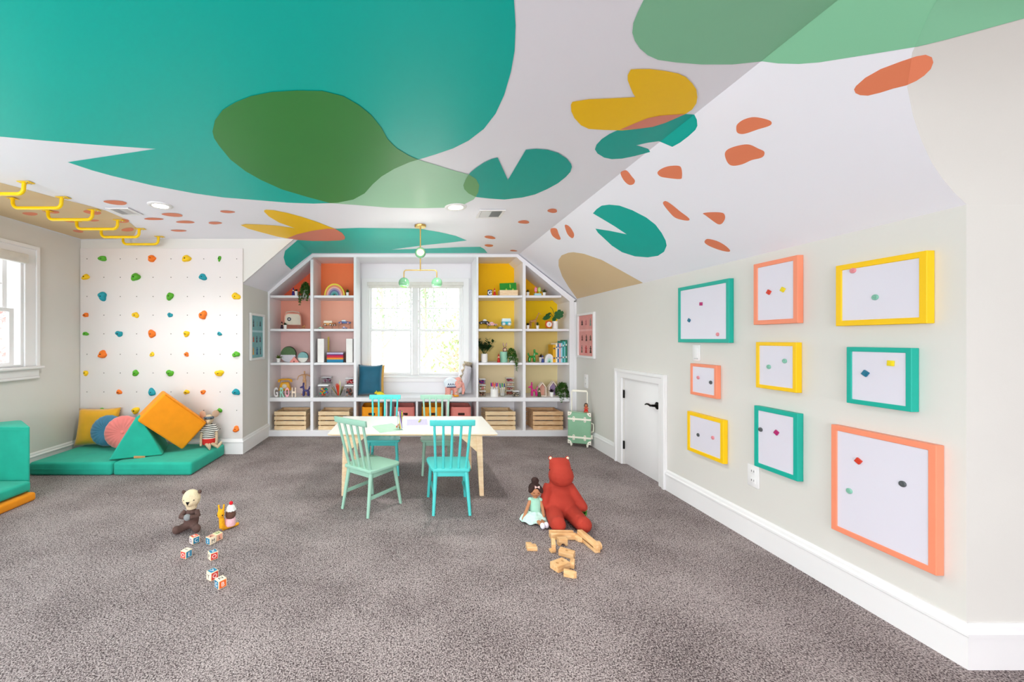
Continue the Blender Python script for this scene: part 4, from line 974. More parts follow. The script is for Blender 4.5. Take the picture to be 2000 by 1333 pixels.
round_pillow('round tufted blue velvet pillow between the mustard and the coral one', .165, .12, M('blue_velvet', '#3f7e9e', .7, .06, 10, sheen=.5), T(-3.30, 4.33, .31) @ rot('Z', .15) @ rot('X', -.2))
round_pillow('round tufted coral pink velvet pillow beside the teal wedge', .172, .12, M('coral_velvet', '#ee7f78', .7, .06, 10, sheen=.5), T(-3.05, 4.22, .318) @ rot('Z', .3) @ rot('X', -.15))

# ------------------------------------------------------------------ soft toys
def thread(n, c): return M(n, c, .9, .10, 90, .35, 260)
def eyes(t, pts, r=.006, mat=None):
    for p in pts: MB().ball(p, r, n=10, k=6).build('eye', mat or M('black_bead', '#0d0b0a', .2), t)
# mouse in a striped shirt
ms = thing('mouse_doll', 'mouse doll in a striped shirt and red shorts sitting on the floor mat', 'soft toy', (-2.212, 4.35, .132), .35)
LIN = thread('oatmeal_linen', '#cdb596')
stripe = M('black_white_stripe', '#f0ebe2', .85)
nn = stripe.node_tree; tcn = nn.nodes.new('ShaderNodeTexCoord'); sp = nn.nodes.new('ShaderNodeSeparateXYZ'); sn = nn.nodes.new('ShaderNodeMath'); sn.operation = 'SINE'; mu = nn.nodes.new('ShaderNodeMath'); mu.operation = 'MULTIPLY'; mu.inputs[1].default_value = 380
gt = nn.nodes.new('ShaderNodeMath'); gt.operation = 'GREATER_THAN'; gt.inputs[1].default_value = .1; mxc = nn.nodes.new('ShaderNodeMix'); mxc.data_type = 'RGBA'
mxc.inputs[6].default_value = (*hexc('#f0ebe2'), 1); mxc.inputs[7].default_value = (*hexc('#1d1a1c'), 1)
nn.links.new(tcn.outputs['Object'], sp.inputs[0]); nn.links.new(sp.outputs['Z'], mu.inputs[0]); nn.links.new(mu.outputs[0], sn.inputs[0]); nn.links.new(sn.outputs[0], gt.inputs[0]); nn.links.new(gt.outputs[0], mxc.inputs[0]); nn.links.new(mxc.outputs[2], nn.nodes['Principled BSDF'].inputs['Base Color'])
b = MB()
b.ball((0, 0, .245), (.040, .045, .042)); b.cyl((0, -.015, .235), (.0, -.062, .225), .028, .012); b.cyl((0, 0, .07), (0, 0, .22), .035, .02)
for s in (-1, 1):
    b.cyl((s*.045, 0, .185), (s*.062, -.01, .11), .014, .013); b.cyl((s*.062, -.01, .11), (s*.062, -.02, .012), .013, .012)
b.cyl((-.02, -.02, .03), (.02, -.13, .014), .016, .012); b.cyl((.02, -.02, .03), (.085, -.11, .014), .016, .012)
blob('body', b, LIN, ms, .006, 4)
b = MB(); b.ball((.02, -.135, .03), (.012, .012, .03)); b.build('foot', LIN, ms)
b = MB(); b.ball((.095, -.12, .035), (.013, .013, .035), rot('Y', .6)); b.build('foot', LIN, ms)
MB().lathe([(0, .07), (.048, .07), (.05, .10), (.046, .15), (.038, .19), (.022, .205), (0, .206)], 20, Matrix.Diagonal((1.1, .8, 1, 1))).build('striped_shirt', stripe, ms)
for s in (-1, 1): MB().cyl((s*.036, 0, .19), (s*.060, -.006, .135), .022, .02, 12).build('sleeve', stripe, ms)
MB().lathe([(0, .02), (.046, .02), (.054, .04), (.051, .075), (0, .075)], 20, Matrix.Diagonal((1.1, .85, 1, 1))).build('red_shorts', M('red_cotton', '#cc2a24', .8), ms)
MB().ball((0, -.004, .256), (.043, .047, .020)).build('eye_mask', M('slate_felt', '#5b6670', .9), ms)
for s in (-1, 1): MB().lathe([(0, 0), (.030, 0), (.032, .004), (.026, .008), (0, .006)], 20, T(s*.05, .01, .288) @ rot('Z', s*.5) @ rot('X', PI/2)).build('ear', M('ear_felt', '#c9a48a', .9), ms)
eyes(ms, [(-.02, -.045, .258), (.02, -.045, .258)], .0055)
MB().ball((0, -.068, .225), .007).build('nose', M('ear_felt'), ms)
ms.scale = (1.22, 1.22, 1.22)

# crocheted otter holding a stone
p = floor_at(366, 1042)
ot = thing('otter_toy', 'knitted brown otter toy with cream head hugging a grey stone', 'soft toy', (p.x, p.y+.05, .004), .1)
BR = thread('brown_yarn', '#5d4640'); CR = thread('cream_yarn', '#e3d0ad')
b = MB(); b.ball((0, 0, .065), (.048, .045, .062)); b.ball((0, 0, .105), (.038, .036, .045))
b.cyl((-.02, -.01, .03), (-.062, -.065, .026), .026, .024); b.ball((-.066, -.072, .03), (.026, .022, .028)); b.cyl((.02, -.01, .03), (.055, -.055, .026), .026, .024); b.ball((.06, -.06, .03), (.026, .022, .03))
blob('body', b, BR, ot, .006, 5)
for s in (-1, 1):
    b = MB(); b.cyl((s*.036, -.005, .128), (s*.058, -.032, .10), .017, .015); b.cyl((s*.058, -.032, .10), (s*.026, -.058, .108), .015, .013); b.ball((s*.024, -.06, .108), .015)
    blob('arm', b, BR, ot, .005, 4)
b = MB(); b.ball((0, .0, .210), (.058, .052, .060)); b.ball((0, -.035, .192), (.032, .024, .024)); b.cyl((0, 0, .14), (0, 0, .19), .032, .038)
hd_ = blob('head', b, CR, ot, .005, 5)
for s in (-1, 1): MB().ball((s*.052, .005, .252), (.013, .010, .013)).build('ear', BR, ot)
eyes(ot, [(-.031, -.038, .212), (.031, -.038, .212)], .0055)
b = MB(); b.prism([(-.012, .01), (.012, .01), (.004, -.008), (-.004, -.008)], -.004, .004, 'y', T(0, -.058, .197)); b.build('nose', M('black_bead'), ot, bev=.002, fix=True)
MB().cyl((0, -.057, .192), (0, -.056, .18), .0018, n=6).build('mouth_stitch', M('black_bead'), ot)
MB().ball((0, -.064, .107), (.023, .018, .022)).build('stone', thread('grey_yarn', '#8d8f90'), ot)

# crocheted snail with ice cream shell
p = floor_at(441, 1036)
sn_ = thing('snail_toy', 'knitted yellow snail toy with an ice cream sundae shell and red cherry', 'soft toy', (p.x, p.y+.03, .002), .25)
YY = thread('mustard_yarn', '#f0a81a')
b = MB(); b.cyl((-.03, -.03, .014), (.055, .012, .012), .018, .010); b.cyl((-.03, -.03, .016), (-.032, -.038, .085), .019, .018); b.ball((-.036, -.04, .115), (.024, .024, .032)); b.ball((.06, .014, .014), (.012, .012, .012))
for s in (-1, 1): b.cyl((-.034+s*.012, -.036, .135), (-.034+s*.016, -.036, .17), .008, .006); b.ball((-.034+s*.016, -.036, .172), .008)
blob('body', b, YY, sn_, .0045, 4)
MB().lathe([(0, .016), (.034, .018), (.036, .03), (.033, .06), (.03, .068), (0, .07)], 22, T(.015, .0, 0)).build('pink_scoop', thread('pink_yarn', '#f0bcc4'), sn_)
MB().ball((.018, .0, .092), (.034, .034, .034)).build('chocolate_scoop', thread('cocoa_yarn', '#67483c'), sn_)
b = MB(); b.ball((.02, 0, .135), (.028, .028, .024))
for i in range(9): b.ball((.02+.027*math.cos(i*.7), .027*math.sin(i*.7), .122), .009, n=8, k=5)
blob('cream_topping', b, thread('white_yarn', '#efeeea'), sn_, .0045, 3)
MB().ball((.021, 0, .168), .013).build('cherry', thread('red_yarn', '#d81f2a'), sn_)
eyes(sn_, [(-.058, -.05, .113), (-.022, -.062, .113)], .0045)

# alphabet blocks
def letter_part(ch, size, mat, parent, m, name='letter'):
    me = letter_mesh(ch, size, .0006); me.materials.clear(); me.materials.append(mat)
    o = link(name, me, parent); me.transform(m); return o
RIM = wood('maple', '#e9cfa8', '#f3e0c4', .5, (3, 3, 9), 8); INK = M('white_ink', '#f3efe6', .6)
def abc(px, py, rz, cols, chars, lab, e=.044):
    p = floor_at(px, py); t = thing('alphabet_block', lab, 'toy block', (p.x, p.y, .0015), rz, group='wooden alphabet blocks on the carpet')
    h = e/2; MB().box(-h, h, -h, h, 0, e).build('cube', RIM, t, bev=.002)
    faces = [T(0, -h, h) @ rot('X', PI/2), T(-h, 0, h) @ rot('Z', -PI/2) @ rot('X', PI/2), T(h, 0, h) @ rot('Z', PI/2) @ rot('X', PI/2), T(0, 0, e)]
    for m, c, ch in zip(faces, cols, chars):
        q = h*.82; ink = M('block_ink_'+c[1:], c, .6, .05, 60)
        MB().box(-q, q, -q, q, 0, .0005, m).build('printed_face', ink, t, smooth=0)
        lum = sum(hexc(c)); letter_part(ch, e*.72, INK if lum < 1.3 else M('black_ink', '#2a2524', .6), t, m @ T(0, -e*.25, .0009))
BL, RD, OR_, CRE, PU = '#1f7fa6', '#d8453f', '#ea6a2a', '#f1e3cc', '#8a5a86'
abc(380, 1061, math.radians(55), [BL, '#e8dce0', RD, '#d95a45'], 'CDHR', 'alphabet block in front of the otter feet')
abc(412, 1062, math.radians(62), [CRE, BL, CRE, '#e7a58e'], 'MSKA', 'alphabet block touching the one by the snail, blue side showing')
abc(425, 1055, math.radians(60), ['#e9a88d', CRE, '#dd6a50', '#c8cf9a'], 'LTEU', 'alphabet block with a pale green top against the snail')
abc(364, 1089, math.radians(68), [BL, RD, BL, CRE], 'EOBI', 'alphabet block farthest left on the carpet')
abc(416, 1092, math.radians(45), [RD, CRE, BL, BL], 'OPNZ', 'alphabet block alone in the middle of the trail')
abc(415, 1131, math.radians(57), [RD, CRE, OR_, BL], 'QYLV', 'alphabet block with a blue top touching the nearest block')
abc(431, 1147, math.radians(52), [OR_, BL, RD, CRE], 'BGTN', 'nearest alphabet block, orange picture side to the front')

# big red hippo plush
p = floor_at(1098, 1018)
hp = thing('hippo_plush', 'big rust red hippo plush sitting on the carpet behind wooden blocks', 'soft toy', (p.x-.005, p.y+.01, .0), -.02)
RED = M('rust_red_linen', '#ab3728', .85, .06, 12, .55, 70)
b = MB()
b.ball((0, .03, .105), (.112, .095, .105)); b.ball((0, .05, .19), (.088, .07, .09))
for s in (-1, 1):
    b.cyl((s*.06, -.02, .07), (s*.085, -.17, .052), .062, .054); b.ball((s*.086, -.19, .056), (.054, .04, .056))
b.cyl((.07, .05, .24), (.15, .0, .105), .036, .036); b.ball((.152, -.003, .10), .037)
b.cyl((-.07, .05, .24), (-.12, -.0, .13), .036, .034); b.ball((-.122, 0, .12), .036)
b.ball((0, .055, .30), (.072, .07, .075))
blob('body', b, RED, hp, .009, 6)
b = MB(); b.ball((0, .03, .395), (.073, .060, .046)); b.ball((-.035, .03, .40), (.040, .05, .040)); b.ball((.035, .03, .40), (.040, .05, .040)); b.ball((0, -.005, .325), (.088, .078, .082)); b.ball((0, .02, .365), (.080, .068, .066))
blob('head', b, RED, hp, .008, 7)
for s in (-1, 1):
    b = MB(); b.ball((s*.061, .045, .432), (.015, .010, .016)); b.build('ear', RED, hp)
    MB().ball((s*.062, .038, .434), (.010, .005, .011)).build('ear_lining', M('cream_floral_cotton', '#e9d8bd', .8, .15, 120), hp)
eyes(hp, [(-.0805, -.0, .362), (.0805, -.0, .362)], .004)
# curly green toy by the hippo's paw
gp = thing('green_bush_toy', 'small curly green toy half hidden behind the hippo', 'toy', (p.x+.155, p.y+.02, .006))
b = MB(); r = random.Random(3)
for i in range(60):
    d = Vector((r.gauss(0, 1), r.gauss(0, 1), r.gauss(0, 1))).normalized()
    b.ball(Vector((0, 0, .05))+Vector((d.x*.024, d.y*.024, d.z*.042)), .009, n=6, k=4)
blob('curls', b, M('grass_green_yarn', '#4f8f35', .9, .3, 120), gp, .005, 1)
MB().lathe([(0, 0), (.02, 0), (.024, .03), (0, .04)], 12).build('base', M('moss_yarn', '#41722c', .9), gp)

# rag doll in a mint dress
p = floor_at(1047, 1020)
dl = thing('rag_doll', 'rag doll with dark bun hair and mint dress leaning on the hippo', 'doll', (p.x, p.y+.02, .0), -.1)
SK = M('caramel_cotton', '#b9805c', .85, .04, 20, .15, 200); HR = M('dark_brown_yarn', '#35201c', .8, .25, 60, .6, 120); MD = M('mint_cotton', '#a4d6bf', .8, .04, 20, .1, 160); TU = M('mint_tulle', '#c3e2d6', .9, .12, 60, .3, 120)
b = MB(); b.ball((.0, 0, .215), (.042, .038, .044)); b.cyl((0, 0, .16), (0, 0, .19), .016, .016); b.cyl((0, .0, .05), (0, 0, .16), .022, .02)
b.cyl((-.03, 0, .155), (-.058, -.02, .10), .013, .012); b.cyl((-.058, -.02, .10), (-.088, -.04, .030), .012, .011); b.ball((-.09, -.042, .024), (.013, .011, .016))
b.cyl((.03, 0, .155), (.048, -.015, .10), .013, .012); b.cyl((.048, -.015, .10), (.05, -.04, .06), .012, .011); b.ball((.05, -.045, .055), .012)
b.cyl((-.015, -.02, .03), (.022, -.12, .022), .016, .013); b.cyl((.015, -.02, .03), (.048, -.105, .022), .016, .013)
blob('body', b, SK, dl, .0055, 4)
MB().ball((.024, -.132, .024), (.018, .02, .021)).build('shoe', M('white_felt', '#e9e6f2', .8), dl); MB().ball((.052, -.117, .024), (.018, .02, .021)).build('shoe', M('white_felt'), dl)
MB().lathe([(0, .05), (.040, .05), (.036, .085), (.038, .13), (.034, .155), (.02, .165), (0, .166)], 20, Matrix.Diagonal((1.05, .85, 1, 1))).build('dress_bodice', MD, dl)
for s in (-1, 1): MB().ball((s*.034, 0, .152), (.017, .015, .014)).build('cap_sleeve', MD, dl)
V = []; FS = []; n = 48
for j, (rr, z) in enumerate([(.036, .075), (.06, .06), (.085, .038), (.098, .012), (.094, .010), (.05, .05), (.03, .066)]):
    for i in range(n):
        a = 2*PI*i/n; k = 1+.07*math.sin(9*a)*(rr/.1); V.append((rr*k*math.cos(a)*1.0-.012, rr*k*math.sin(a)*.62-.03*(rr/.1), z+.006*math.sin(7*a)*(rr/.1)))
for j in range(6): FS += [(j*n+i, j*n+(i+1) % n, (j+1)*n+(i+1) % n, (j+1)*n+i) for i in range(n)]
MB().add(V, FS).build('tulle_skirt', TU, dl, smooth=80, fix=True)
b = MB(); b.ball((0, .012, .228), (.047, .040, .043)); b.ball((-.030, -.022, .235), (.018, .017, .034), rot('Y', .5)); b.ball((.030, -.022, .235), (.018, .017, .034), rot('Y', -.5)); b.ball((0, -.012, .25), (.032, .028, .016))
b.ball((0, .004, .285), (.028, .026, .026))
blob('hair', b, HR, dl, .0045, 3)
MB().prism([(0, 0), (.016, .009), (.016, -.009)], -.004, .004, 'y', T(.006, -.04, .254)).build('bow_loop', M('pink_ribbon', '#ecc6c0', .6), dl, fix=True); MB().prism([(0, 0), (-.016, .009), (-.016, -.009)], -.004, .004, 'y', T(.006, -.04, .254)).build('bow_loop', M('pink_ribbon'), dl, fix=True)
for s in (-1, 1): MB().tube([(s*.016-.006, -.037, .212), (s*.016, -.039, .2095), (s*.016+.006, -.037, .212)], .0014, 6).build('closed_eye', M('black_bead'), dl)
MB().tube([(-.006, -.037, .195), (0, -.0378, .1925), (.006, -.037, .195)], .0013, 6).build('smile', M('lip_thread', '#a4473f', .8), dl)

# small red doll on the suitcase
t = thing('mini_doll', 'tiny doll in a red dress sitting on the suitcase', 'doll', WM[sz.name] @ Vector((.075, -.02, .417)), -.3)
b = MB(); b.ball((0, 0, .088), (.018, .017, .019)); b.cyl((0, 0, .02), (0, 0, .075), .015, .01)
for s in (-1, 1): b.cyl((s*.012, 0, .066), (s*.026, -.008, .042), .006, .006); b.cyl((s*.008, -.005, .012), (s*.009, -.032, .007), .007, .007)
blob('body', b, SK, t, .003, 2)
MB().lathe([(0, .002), (.026, .002), (.022, .02), (.014, .05), (.013, .072), (0, .074)], 16, Matrix.Diagonal((1, .8, 1, 1))).build('red_dress', M('red_cotton'), t)
b = MB(); b.ball((0, .005, .094), (.021, .018, .019)); b.ball((-.017, .003, .08), (.007, .008, .014)); b.ball((.017, .003, .08), (.007, .008, .014)); blob('hair', b, HR, t, .003, 2)

# wooden building blocks
OAK = wood('beech_block', '#d9a56c', '#edc592', .5, (2, 10, 10), 7)
def wblock(lab, px, py, rz, L, D, Hh, kind='plain', z=0.0, tilt=None):
    p = floor_at(px, py, 0); m = T(p.x, p.y, z+.0015) @ rot('Z', rz)
    if tilt: m = m @ tilt
    t = thing('wooden_block', lab, 'toy block', m=m, group='beech building blocks on the carpet'); h, d = L/2, D/2
    if kind == 'plain': MB().box(-h, h, -d, d, 0, Hh).build('block', OAK, t, bev=.002)
    elif kind == 'groove':
        MB().prism([(-d, 0), (d, 0), (d, Hh), (d*.3, Hh), (d*.3, Hh*.62), (-d*.3, Hh*.62), (-d*.3, Hh), (-d, Hh)], -h, h, 'x').build('block', OAK, t, fix=True, bev=.0015)
    elif kind == 'step':
        MB().prism([(-h, 0), (h, 0), (h, Hh*.72), (h*.15, Hh*.72), (h*.15, Hh), (-h, Hh)], -d, d, 'y').build('block', OAK, t, fix=True, bev=.0015)
    elif kind == 'bridge':
        arc = [(h*.5*math.cos(a), h*.5*math.sin(a)) for a in [PI*i/8 for i in range(9)]]
        MB().prism([(h, 0)]+[(h, Hh), (-h, Hh), (-h, 0)]+list(reversed(arc)), -d, d, 'y').build('block', OAK, t, fix=True, smooth=25)
    elif kind == 'chamfer':
        MB().prism([(-h, -d), (h*.55, -d), (h, -d*.2), (h, d*.2), (h*.55, d), (-h, d)], 0, Hh).build('block', OAK, t, fix=True, bev=.0015)
    elif kind == 'slot':
        MB().box(-h, h, -d, d, 0, Hh).build('block', OAK, t, bev=.003)
    bore = M('bore_shadow', '#8a5f36', .7)
    if kind in ('holes', 'hole'):
        pl = [(-h, -d)]; R = .0085                     # outline with the bores reached through hairline slits
        for x in ((-h*.45, h*.45) if kind == 'holes' else (0,)):
            pl += [(x-2e-6, -d)]+[(x+R*math.cos(-PI/2-.0002-(2*PI-.0004)*i/18), R*math.sin(-PI/2-.0002-(2*PI-.0004)*i/18)) for i in range(19)]+[(x+2e-6, -d)]
        pl += [(h, -d), (h, d), (-h, d)]
        MB().prism(pl, 0, Hh).build('block', OAK, t, fix=True, smooth=25)
    if kind == 'slot':
        for zz_ in (.5,): MB().box(-h*.8, h*.8, -d-.0008, -d+.002, Hh*(zz_-.07), Hh*(zz_+.07)).build('slot', bore, t)  # slot is only a darker strip, its shade painted on the face
        MB().cyl((h*.55, d+.001, Hh*.4), (h*.55, d+.025, Hh*.4), Hh*.45, n=22).build('round_peg', OAK, t)
    return t
wblock('long grooved block lying across the hippo feet', 1097.5, 1052, -.03, .155, .05, .042, 'groove')
wblock('short bridge block standing under the long grooved block', 1098, 1065, .05, .058, .03, .042, 'bridge')
wblock('narrow block propped upright against the bridge block', 1080.5, 1074, 1.3, .055, .024, .062, 'plain', 0, rot('Y', -.3))
wblock('small block lying flat at the foot of the narrow upright one', 1079, 1079, .3, .032, .026, .018, 'plain')
wblock('small pointed block between the long grooved and the slotted block', 1128, 1056, -1.15, .075, .032, .03, 'chamfer')
wblock('long slotted block with a round peg at the right of the pile', 1149, 1066, math.radians(-80), .19, .036, .055, 'slot')
wblock('short stepped block lying apart to the left', 1038, 1074, -.05, .062, .045, .034, 'step')
wblock('half arch block with one hole in the middle of the pile', 1107, 1087, math.radians(-35), .085, .045, .034, 'hole')
wblock('block with two round holes near the front of the pile', 1094, 1111, math.radians(28), .095, .058, .036, 'holes')
wblock('little block wedged behind the frontmost block', 1118, 1108, 1.1, .05, .024, .036, 'plain')
wblock('frontmost small rectangular block of the pile', 1113.5, 1128, math.radians(-22), .066, .026, .034, 'chamfer')

# ------------------------------------------------------------------ things on the shelves
LZ = [1.889, 1.44, .985, .52]
def sp_(px, lev, Y=5.44, dz=0.): return ((px-CX)*Y/F, Y, LZ[lev]+.0006+dz)
def U(px, Y=5.44): return px*Y/F                 # pixels -> metres at that depth
POTW = M('white_ceramic', '#efece8', .35, .02, 20)
def gnome(px, lev, h, robe, lab, Y=5.42, dz=0):
    h = U(h); r = h*.17; t = thing('peg_gnome', lab, 'peg doll', sp_(px, lev, Y, dz), group='little peg gnomes'); m = M('robe_'+robe[1:], robe, .6)
    MB().lathe([(0, 0), (r*1.05, 0), (r, h*.2), (r*.75, h*.45), (r*.5, h*.56), (0, h*.57)], 16).build('robe', m, t)
    MB().ball((0, -r*.1, h*.62), (r*.62, r*.62, r*.66)).build('face', M('peg_face', '#efc9a6', .6), t)
    MB().lathe([(0, h*.6), (r*.78, h*.62), (r*.72, h*.7), (r*.4, h*.84), (r*.1, h), (0, h*1.005)], 14, T(0, r*.18, 0)).build('hat', m, t)
def pot_prof(r, h, taper=.8): return [(0, 0), (r*taper, 0), (r, h), (r*.9, h), (r*.86, h*.85), (0, h*.84)]
def leaf_fan(b, c, d, L, w, r):
    d = d.normalized(); side = d.cross(Vector((0, 0, 1)));
    if side.length < .1: side = Vector((1, 0, 0))
    side.normalize(); up = side.cross(d); k = len(b.v)
    P = [c, c+d*L*.35+side*w*.5+up*L*.03, c+d*L, c+d*L*.35-side*w*.5+up*L*.03, c+d*L*.5+up*L*.08]
    b.add(P, [(0, 1, 4), (1, 2, 4), (2, 3, 4), (3, 0, 4), (4, 1, 0), (4, 2, 1), (4, 3, 2), (4, 0, 3)])
def succulent(px, lev, w, ph, lab, col, dark=True, Y=5.43, dz=0, tall=1.0, name='potted_succulent', spread=1.):
    r = U(w)/2; h = U(ph); t = thing(name, lab, 'plant', sp_(px, lev, Y, dz), group='little potted plants on the shelves')
    MB().lathe(pot_prof(r, h), 18).build('pot', POTW, t); b = MB(); rn = random.Random(int(px*7)+lev)
    for i in range(26):
        a = rn.uniform(0, 6.28); e = rn.uniform(.35, 1.4)
        leaf_fan(b, Vector((0, 0, h*.85)), Vector((math.cos(a)*math.cos(e)*spread, math.sin(a)*math.cos(e)*spread, math.sin(e))), r*1.9*tall*rn.uniform(.7, 1.1), r*.6, rn)
    b.build('leaves', M('leaf_'+col[1:], col, .55, .2, 60), t, smooth=0)
def bushy(px, lev, w, h, lab, col, pot=None, trail=[], Y=5.46, pz=None, n=260, name='trailing_plant', ls=.024, dz=0, asym=0):
    """mound of small leaves on stems, with strands hanging over the shelf edge"""
    W_, Hh = U(w)/2, U(h); t = thing(name, lab, 'plant', sp_(px, lev, Y, dz)); rn = random.Random(int(px*3))
    pm, pr, ph = pot or (POTW, W_*.55, Hh*.45)
    MB().lathe(pot_prof(pr, ph, .85), 20).build('pot', pm, t)
    b = MB(); st = MB()
    ls *= 1.25
    for i in range(int(n*2.2)):
        a = rn.uniform(0, 6.28); e = rn.uniform(-.3, 1.5); q = rn.uniform(.55, 1)**.6
        c = Vector((W_*q*math.cos(a)*math.cos(e)+asym, min(.1, W_*.7*q*math.sin(a)*math.cos(e)), ph*.9+(Hh-ph*.9)*q*max(math.sin(e), -.35)))
        if c.z < .003: c.z = .003
        leaf_fan(b, c, Vector((rn.gauss(0, 1), rn.gauss(0, 1)-.4, rn.gauss(.1, .7))), ls*rn.uniform(.7, 1.2), ls*.55, rn)
    for sx, ln in trail:
        x0 = U(sx); pts = []; yf = YB+.012-Y
        for k in range(9):
            q = k/8; pts.append(Vector((x0*(.4+.6*min(1, q*2))+.006*math.sin(q*9+sx), yf*min(1, q*2.2), ph*.9+(Hh*.25)*math.sin(min(1, q*2)*PI)*.6-max(0, q-.35)/.65*(ph*.9+U(ln)))))
        st.tube(pts, .0016, 5)
        for p in pts[2:]:
            for _ in range(9): leaf_fan(b, p+Vector((rn.uniform(-.008, .008), rn.uniform(-.01, .0), rn.uniform(-.008, .008))), Vector((rn.gauss(0, 1), rn.gauss(-.6, .5), rn.gauss(-.4, .6))), ls*.9, ls*.5, rn)
    xw = WM[t.name].translation.x; c_ = [c for c in COLS if c[0]-.02 <= xw <= c[1]+.02][0]
    b.v = [(min(max(v[0], c_[0]-xw+.004), c_[1]-xw-.004), min(v[1], YBK-Y-.01), v[2]) for v in b.v]; st.v = [(min(max(v[0], c_[0]-xw+.004), c_[1]-xw-.004), v[1], v[2]) for v in st.v]
    if trail: st.build('stems', M('stem_green', '#5c7a34', .6), t)
    o = b.build('foliage', M('leaf_'+col[1:], col, .5, .35, 40), t, smooth=0); o['kind'] = 'stuff'
    return t
def riser(px, lev, w, h, lab, Y=5.50, d=.12):
    w, h = U(w, Y)/2, U(h, Y); t = thing('acrylic_riser', lab, 'stand', sp_(px, lev, Y), group='clear acrylic risers'); m = glass_mat('riser_acrylic', (.93, .95, .95), 1.0)
    MB().box(-w, w, -d/2, d/2, h-.004, h).build('top', m, t)
    for s in (-1, 1): MB().box(s*w-.002, s*w+.002, -d/2, d/2, 0, h-.004).build('leg', m, t)
    return h+.0005
def toycar(px, lev, w, h, col, top, lab, dz=0, Y=5.47, kind='car', flip=1, wheel='#5a3b1e'):
    L, Hh = U(w, Y), U(h, Y); t = thing('toy_car', lab, 'toy car', sp_(px, lev, Y, dz), group='toy cars on the shelves'); D = .018+L*.1; R = Hh*.24
    m = M('car_'+col[1:], col, .3, .02, 20, coat=.4); m2 = M('car_'+top[1:], top, .3, .02, 20)
    h = L/2
    if kind == 'van': body = [(-h, R*.6), (h, R*.6), (h, Hh*.55), (-h, Hh*.55)]; cab = [(-h, Hh*.55), (h, Hh*.55), (h*.9, Hh), (-h*.9, Hh)]
    elif kind == 'low': body = [(-h, R*.6), (h, R*.6), (h, Hh*.5), (h*.5, Hh*.62), (-h*.6, Hh*.62), (-h, Hh*.5)]; cab = [(-h*.55, Hh*.62), (h*.3, Hh*.62), (h*.1, Hh), (-h*.4, Hh)]
    else: body = [(-h, R*.6), (h, R*.6), (h, Hh*.58), (-h, Hh*.58)]; cab = [(-h*.8, Hh*.58), (h*.55, Hh*.58), (h*.35, Hh), (-h*.7, Hh)]
    MB().prism([(flip*x, z) for x, z in body], -D, D, 'y').build('body', m, t, fix=True, bev=.003)
    MB().prism([(flip*x, z) for x, z in cab], -D*.9, D*.9, 'y').build('cabin', m2, t, fix=True, bev=.003)
    for x in (-h*.6, h*.6):
        for s in (-1, 1):
            wl = MB().cyl((x, s*(D-.002), R), (x, s*(D+.004), R), R, n=14).build('wheel', M('tyre_'+wheel[1:], wheel, .6), t)
            MB().cyl((x, s*(D+.0041), R), (x, s*(D+.0052), R), R*.5, n=10).build('hub', POTW, wl)
def balloon_dog(px, lev, w, h, col, lab, flip=1, Y=5.42):
    W_, Hh = U(w, Y), U(h, Y); t = thing('balloon_dog', lab, 'figurine', sp_(px, lev, Y, .0), group='balloon dog figurines'); m = M('gloss_'+col[1:], col, .12, .02, 20, coat=.6)
    def P(u, w_, y=0): return (flip*u*W_/2, y, w_*Hh)
    r = W_*.105; b = MB()
    def cap(a, c, r): b.cyl(a, c, r, r, 12); b.ball(a, r, n=12, k=8); b.ball(c, r, n=12, k=8)
    cap(P(-.45, .42), P(.28, .42), r*.95)
    for y in (-r*.8, r*.8): cap(P(.32, .1, y), P(.30, .36, y), r*.95); cap(P(-.58, .1, y), P(-.5, .36, y), r*.95)
    cap(P(.32, .48), P(.36, .68), r*.9); cap(P(.45, .70), P(.82, .64), r*.9); cap(P(.36, .78, -r*.6), P(.34, .93, -r*.6), r*.7); cap(P(.36, .78, r*.6), P(.34, .93, r*.6), r*.7)
    blob('body', b, m, t, .005, 2)
    b = MB(); b.ball(P(.98, .62), r*.35, n=8, k=6); b.build('nose_knot', m, t)
    MB().tube([P(-.55, .46), P(-.72, .58), P(-.78, .72)], [r*.5, r*.7, r*.4], 10).build('tail', m, t)

# --- column one
gnome(572.8, 0, 16, '#2c2270', 'purple gnome peg doll on the top left shelf', Y=5.40)
succulent(578.7, 0, 6.4, 8.5, 'tiny succulent in a white pot by the purple gnome', '#22331f', Y=5.40)
bushy(596.5, 0, 19, 26, 'trailing plant hanging over the top left shelf edge', '#5f9040', trail=[(-7, 12), (-5, 9), (-2, 7), (3, 6), (7, 9), (8.5, 5), (-8, 17), (6, 3)], Y=5.44, n=300)
hr = riser(571, 1, 30, 7, 'clear riser under the retro radio', Y=5.56, d=.16)
t = thing('retro_radio', 'retro pink and cream radio with carrying handle on the left shelves', 'radio', sp_(571.5, 1, 5.58, hr), .35)
w, h = U(33, 5.58)/2, U(24, 5.58); MR = M('salmon_plastic', '#e8a18c', .45); MC = M('cream_plastic', '#e6dbc8', .5)
pr = [(-w, 0), (w, 0), (w*.96, h*.75), (w*.8, h*.95), (w*.6, h), (-w*.6, h), (-w*.8, h*.95), (-w*.96, h*.75)]
MB().prism(pr, -.05, .05, 'y').build('case', MR, t, fix=True, bev=.006)
MB().prism([(x*.88, z*.86+h*.06) for x, z in pr], -.056, -.049, 'y').build('front_panel', MC, t, fix=True, bev=.002)
q = MB().lathe([(0, 0), (.027, 0), (.025, .006), (0, .006)], 20, T(-w*.42, -.056, h*.5) @ rot('X', PI/2)).build('dial', M('charcoal_plastic', '#3b3f45', .4), t)
MB().lathe([(0, 0), (.010, 0), (.009, .006), (0, .006)], 14, T(-w*.42, -.062, h*.5) @ rot('X', PI/2)).build('dial_knob', POTW, q)
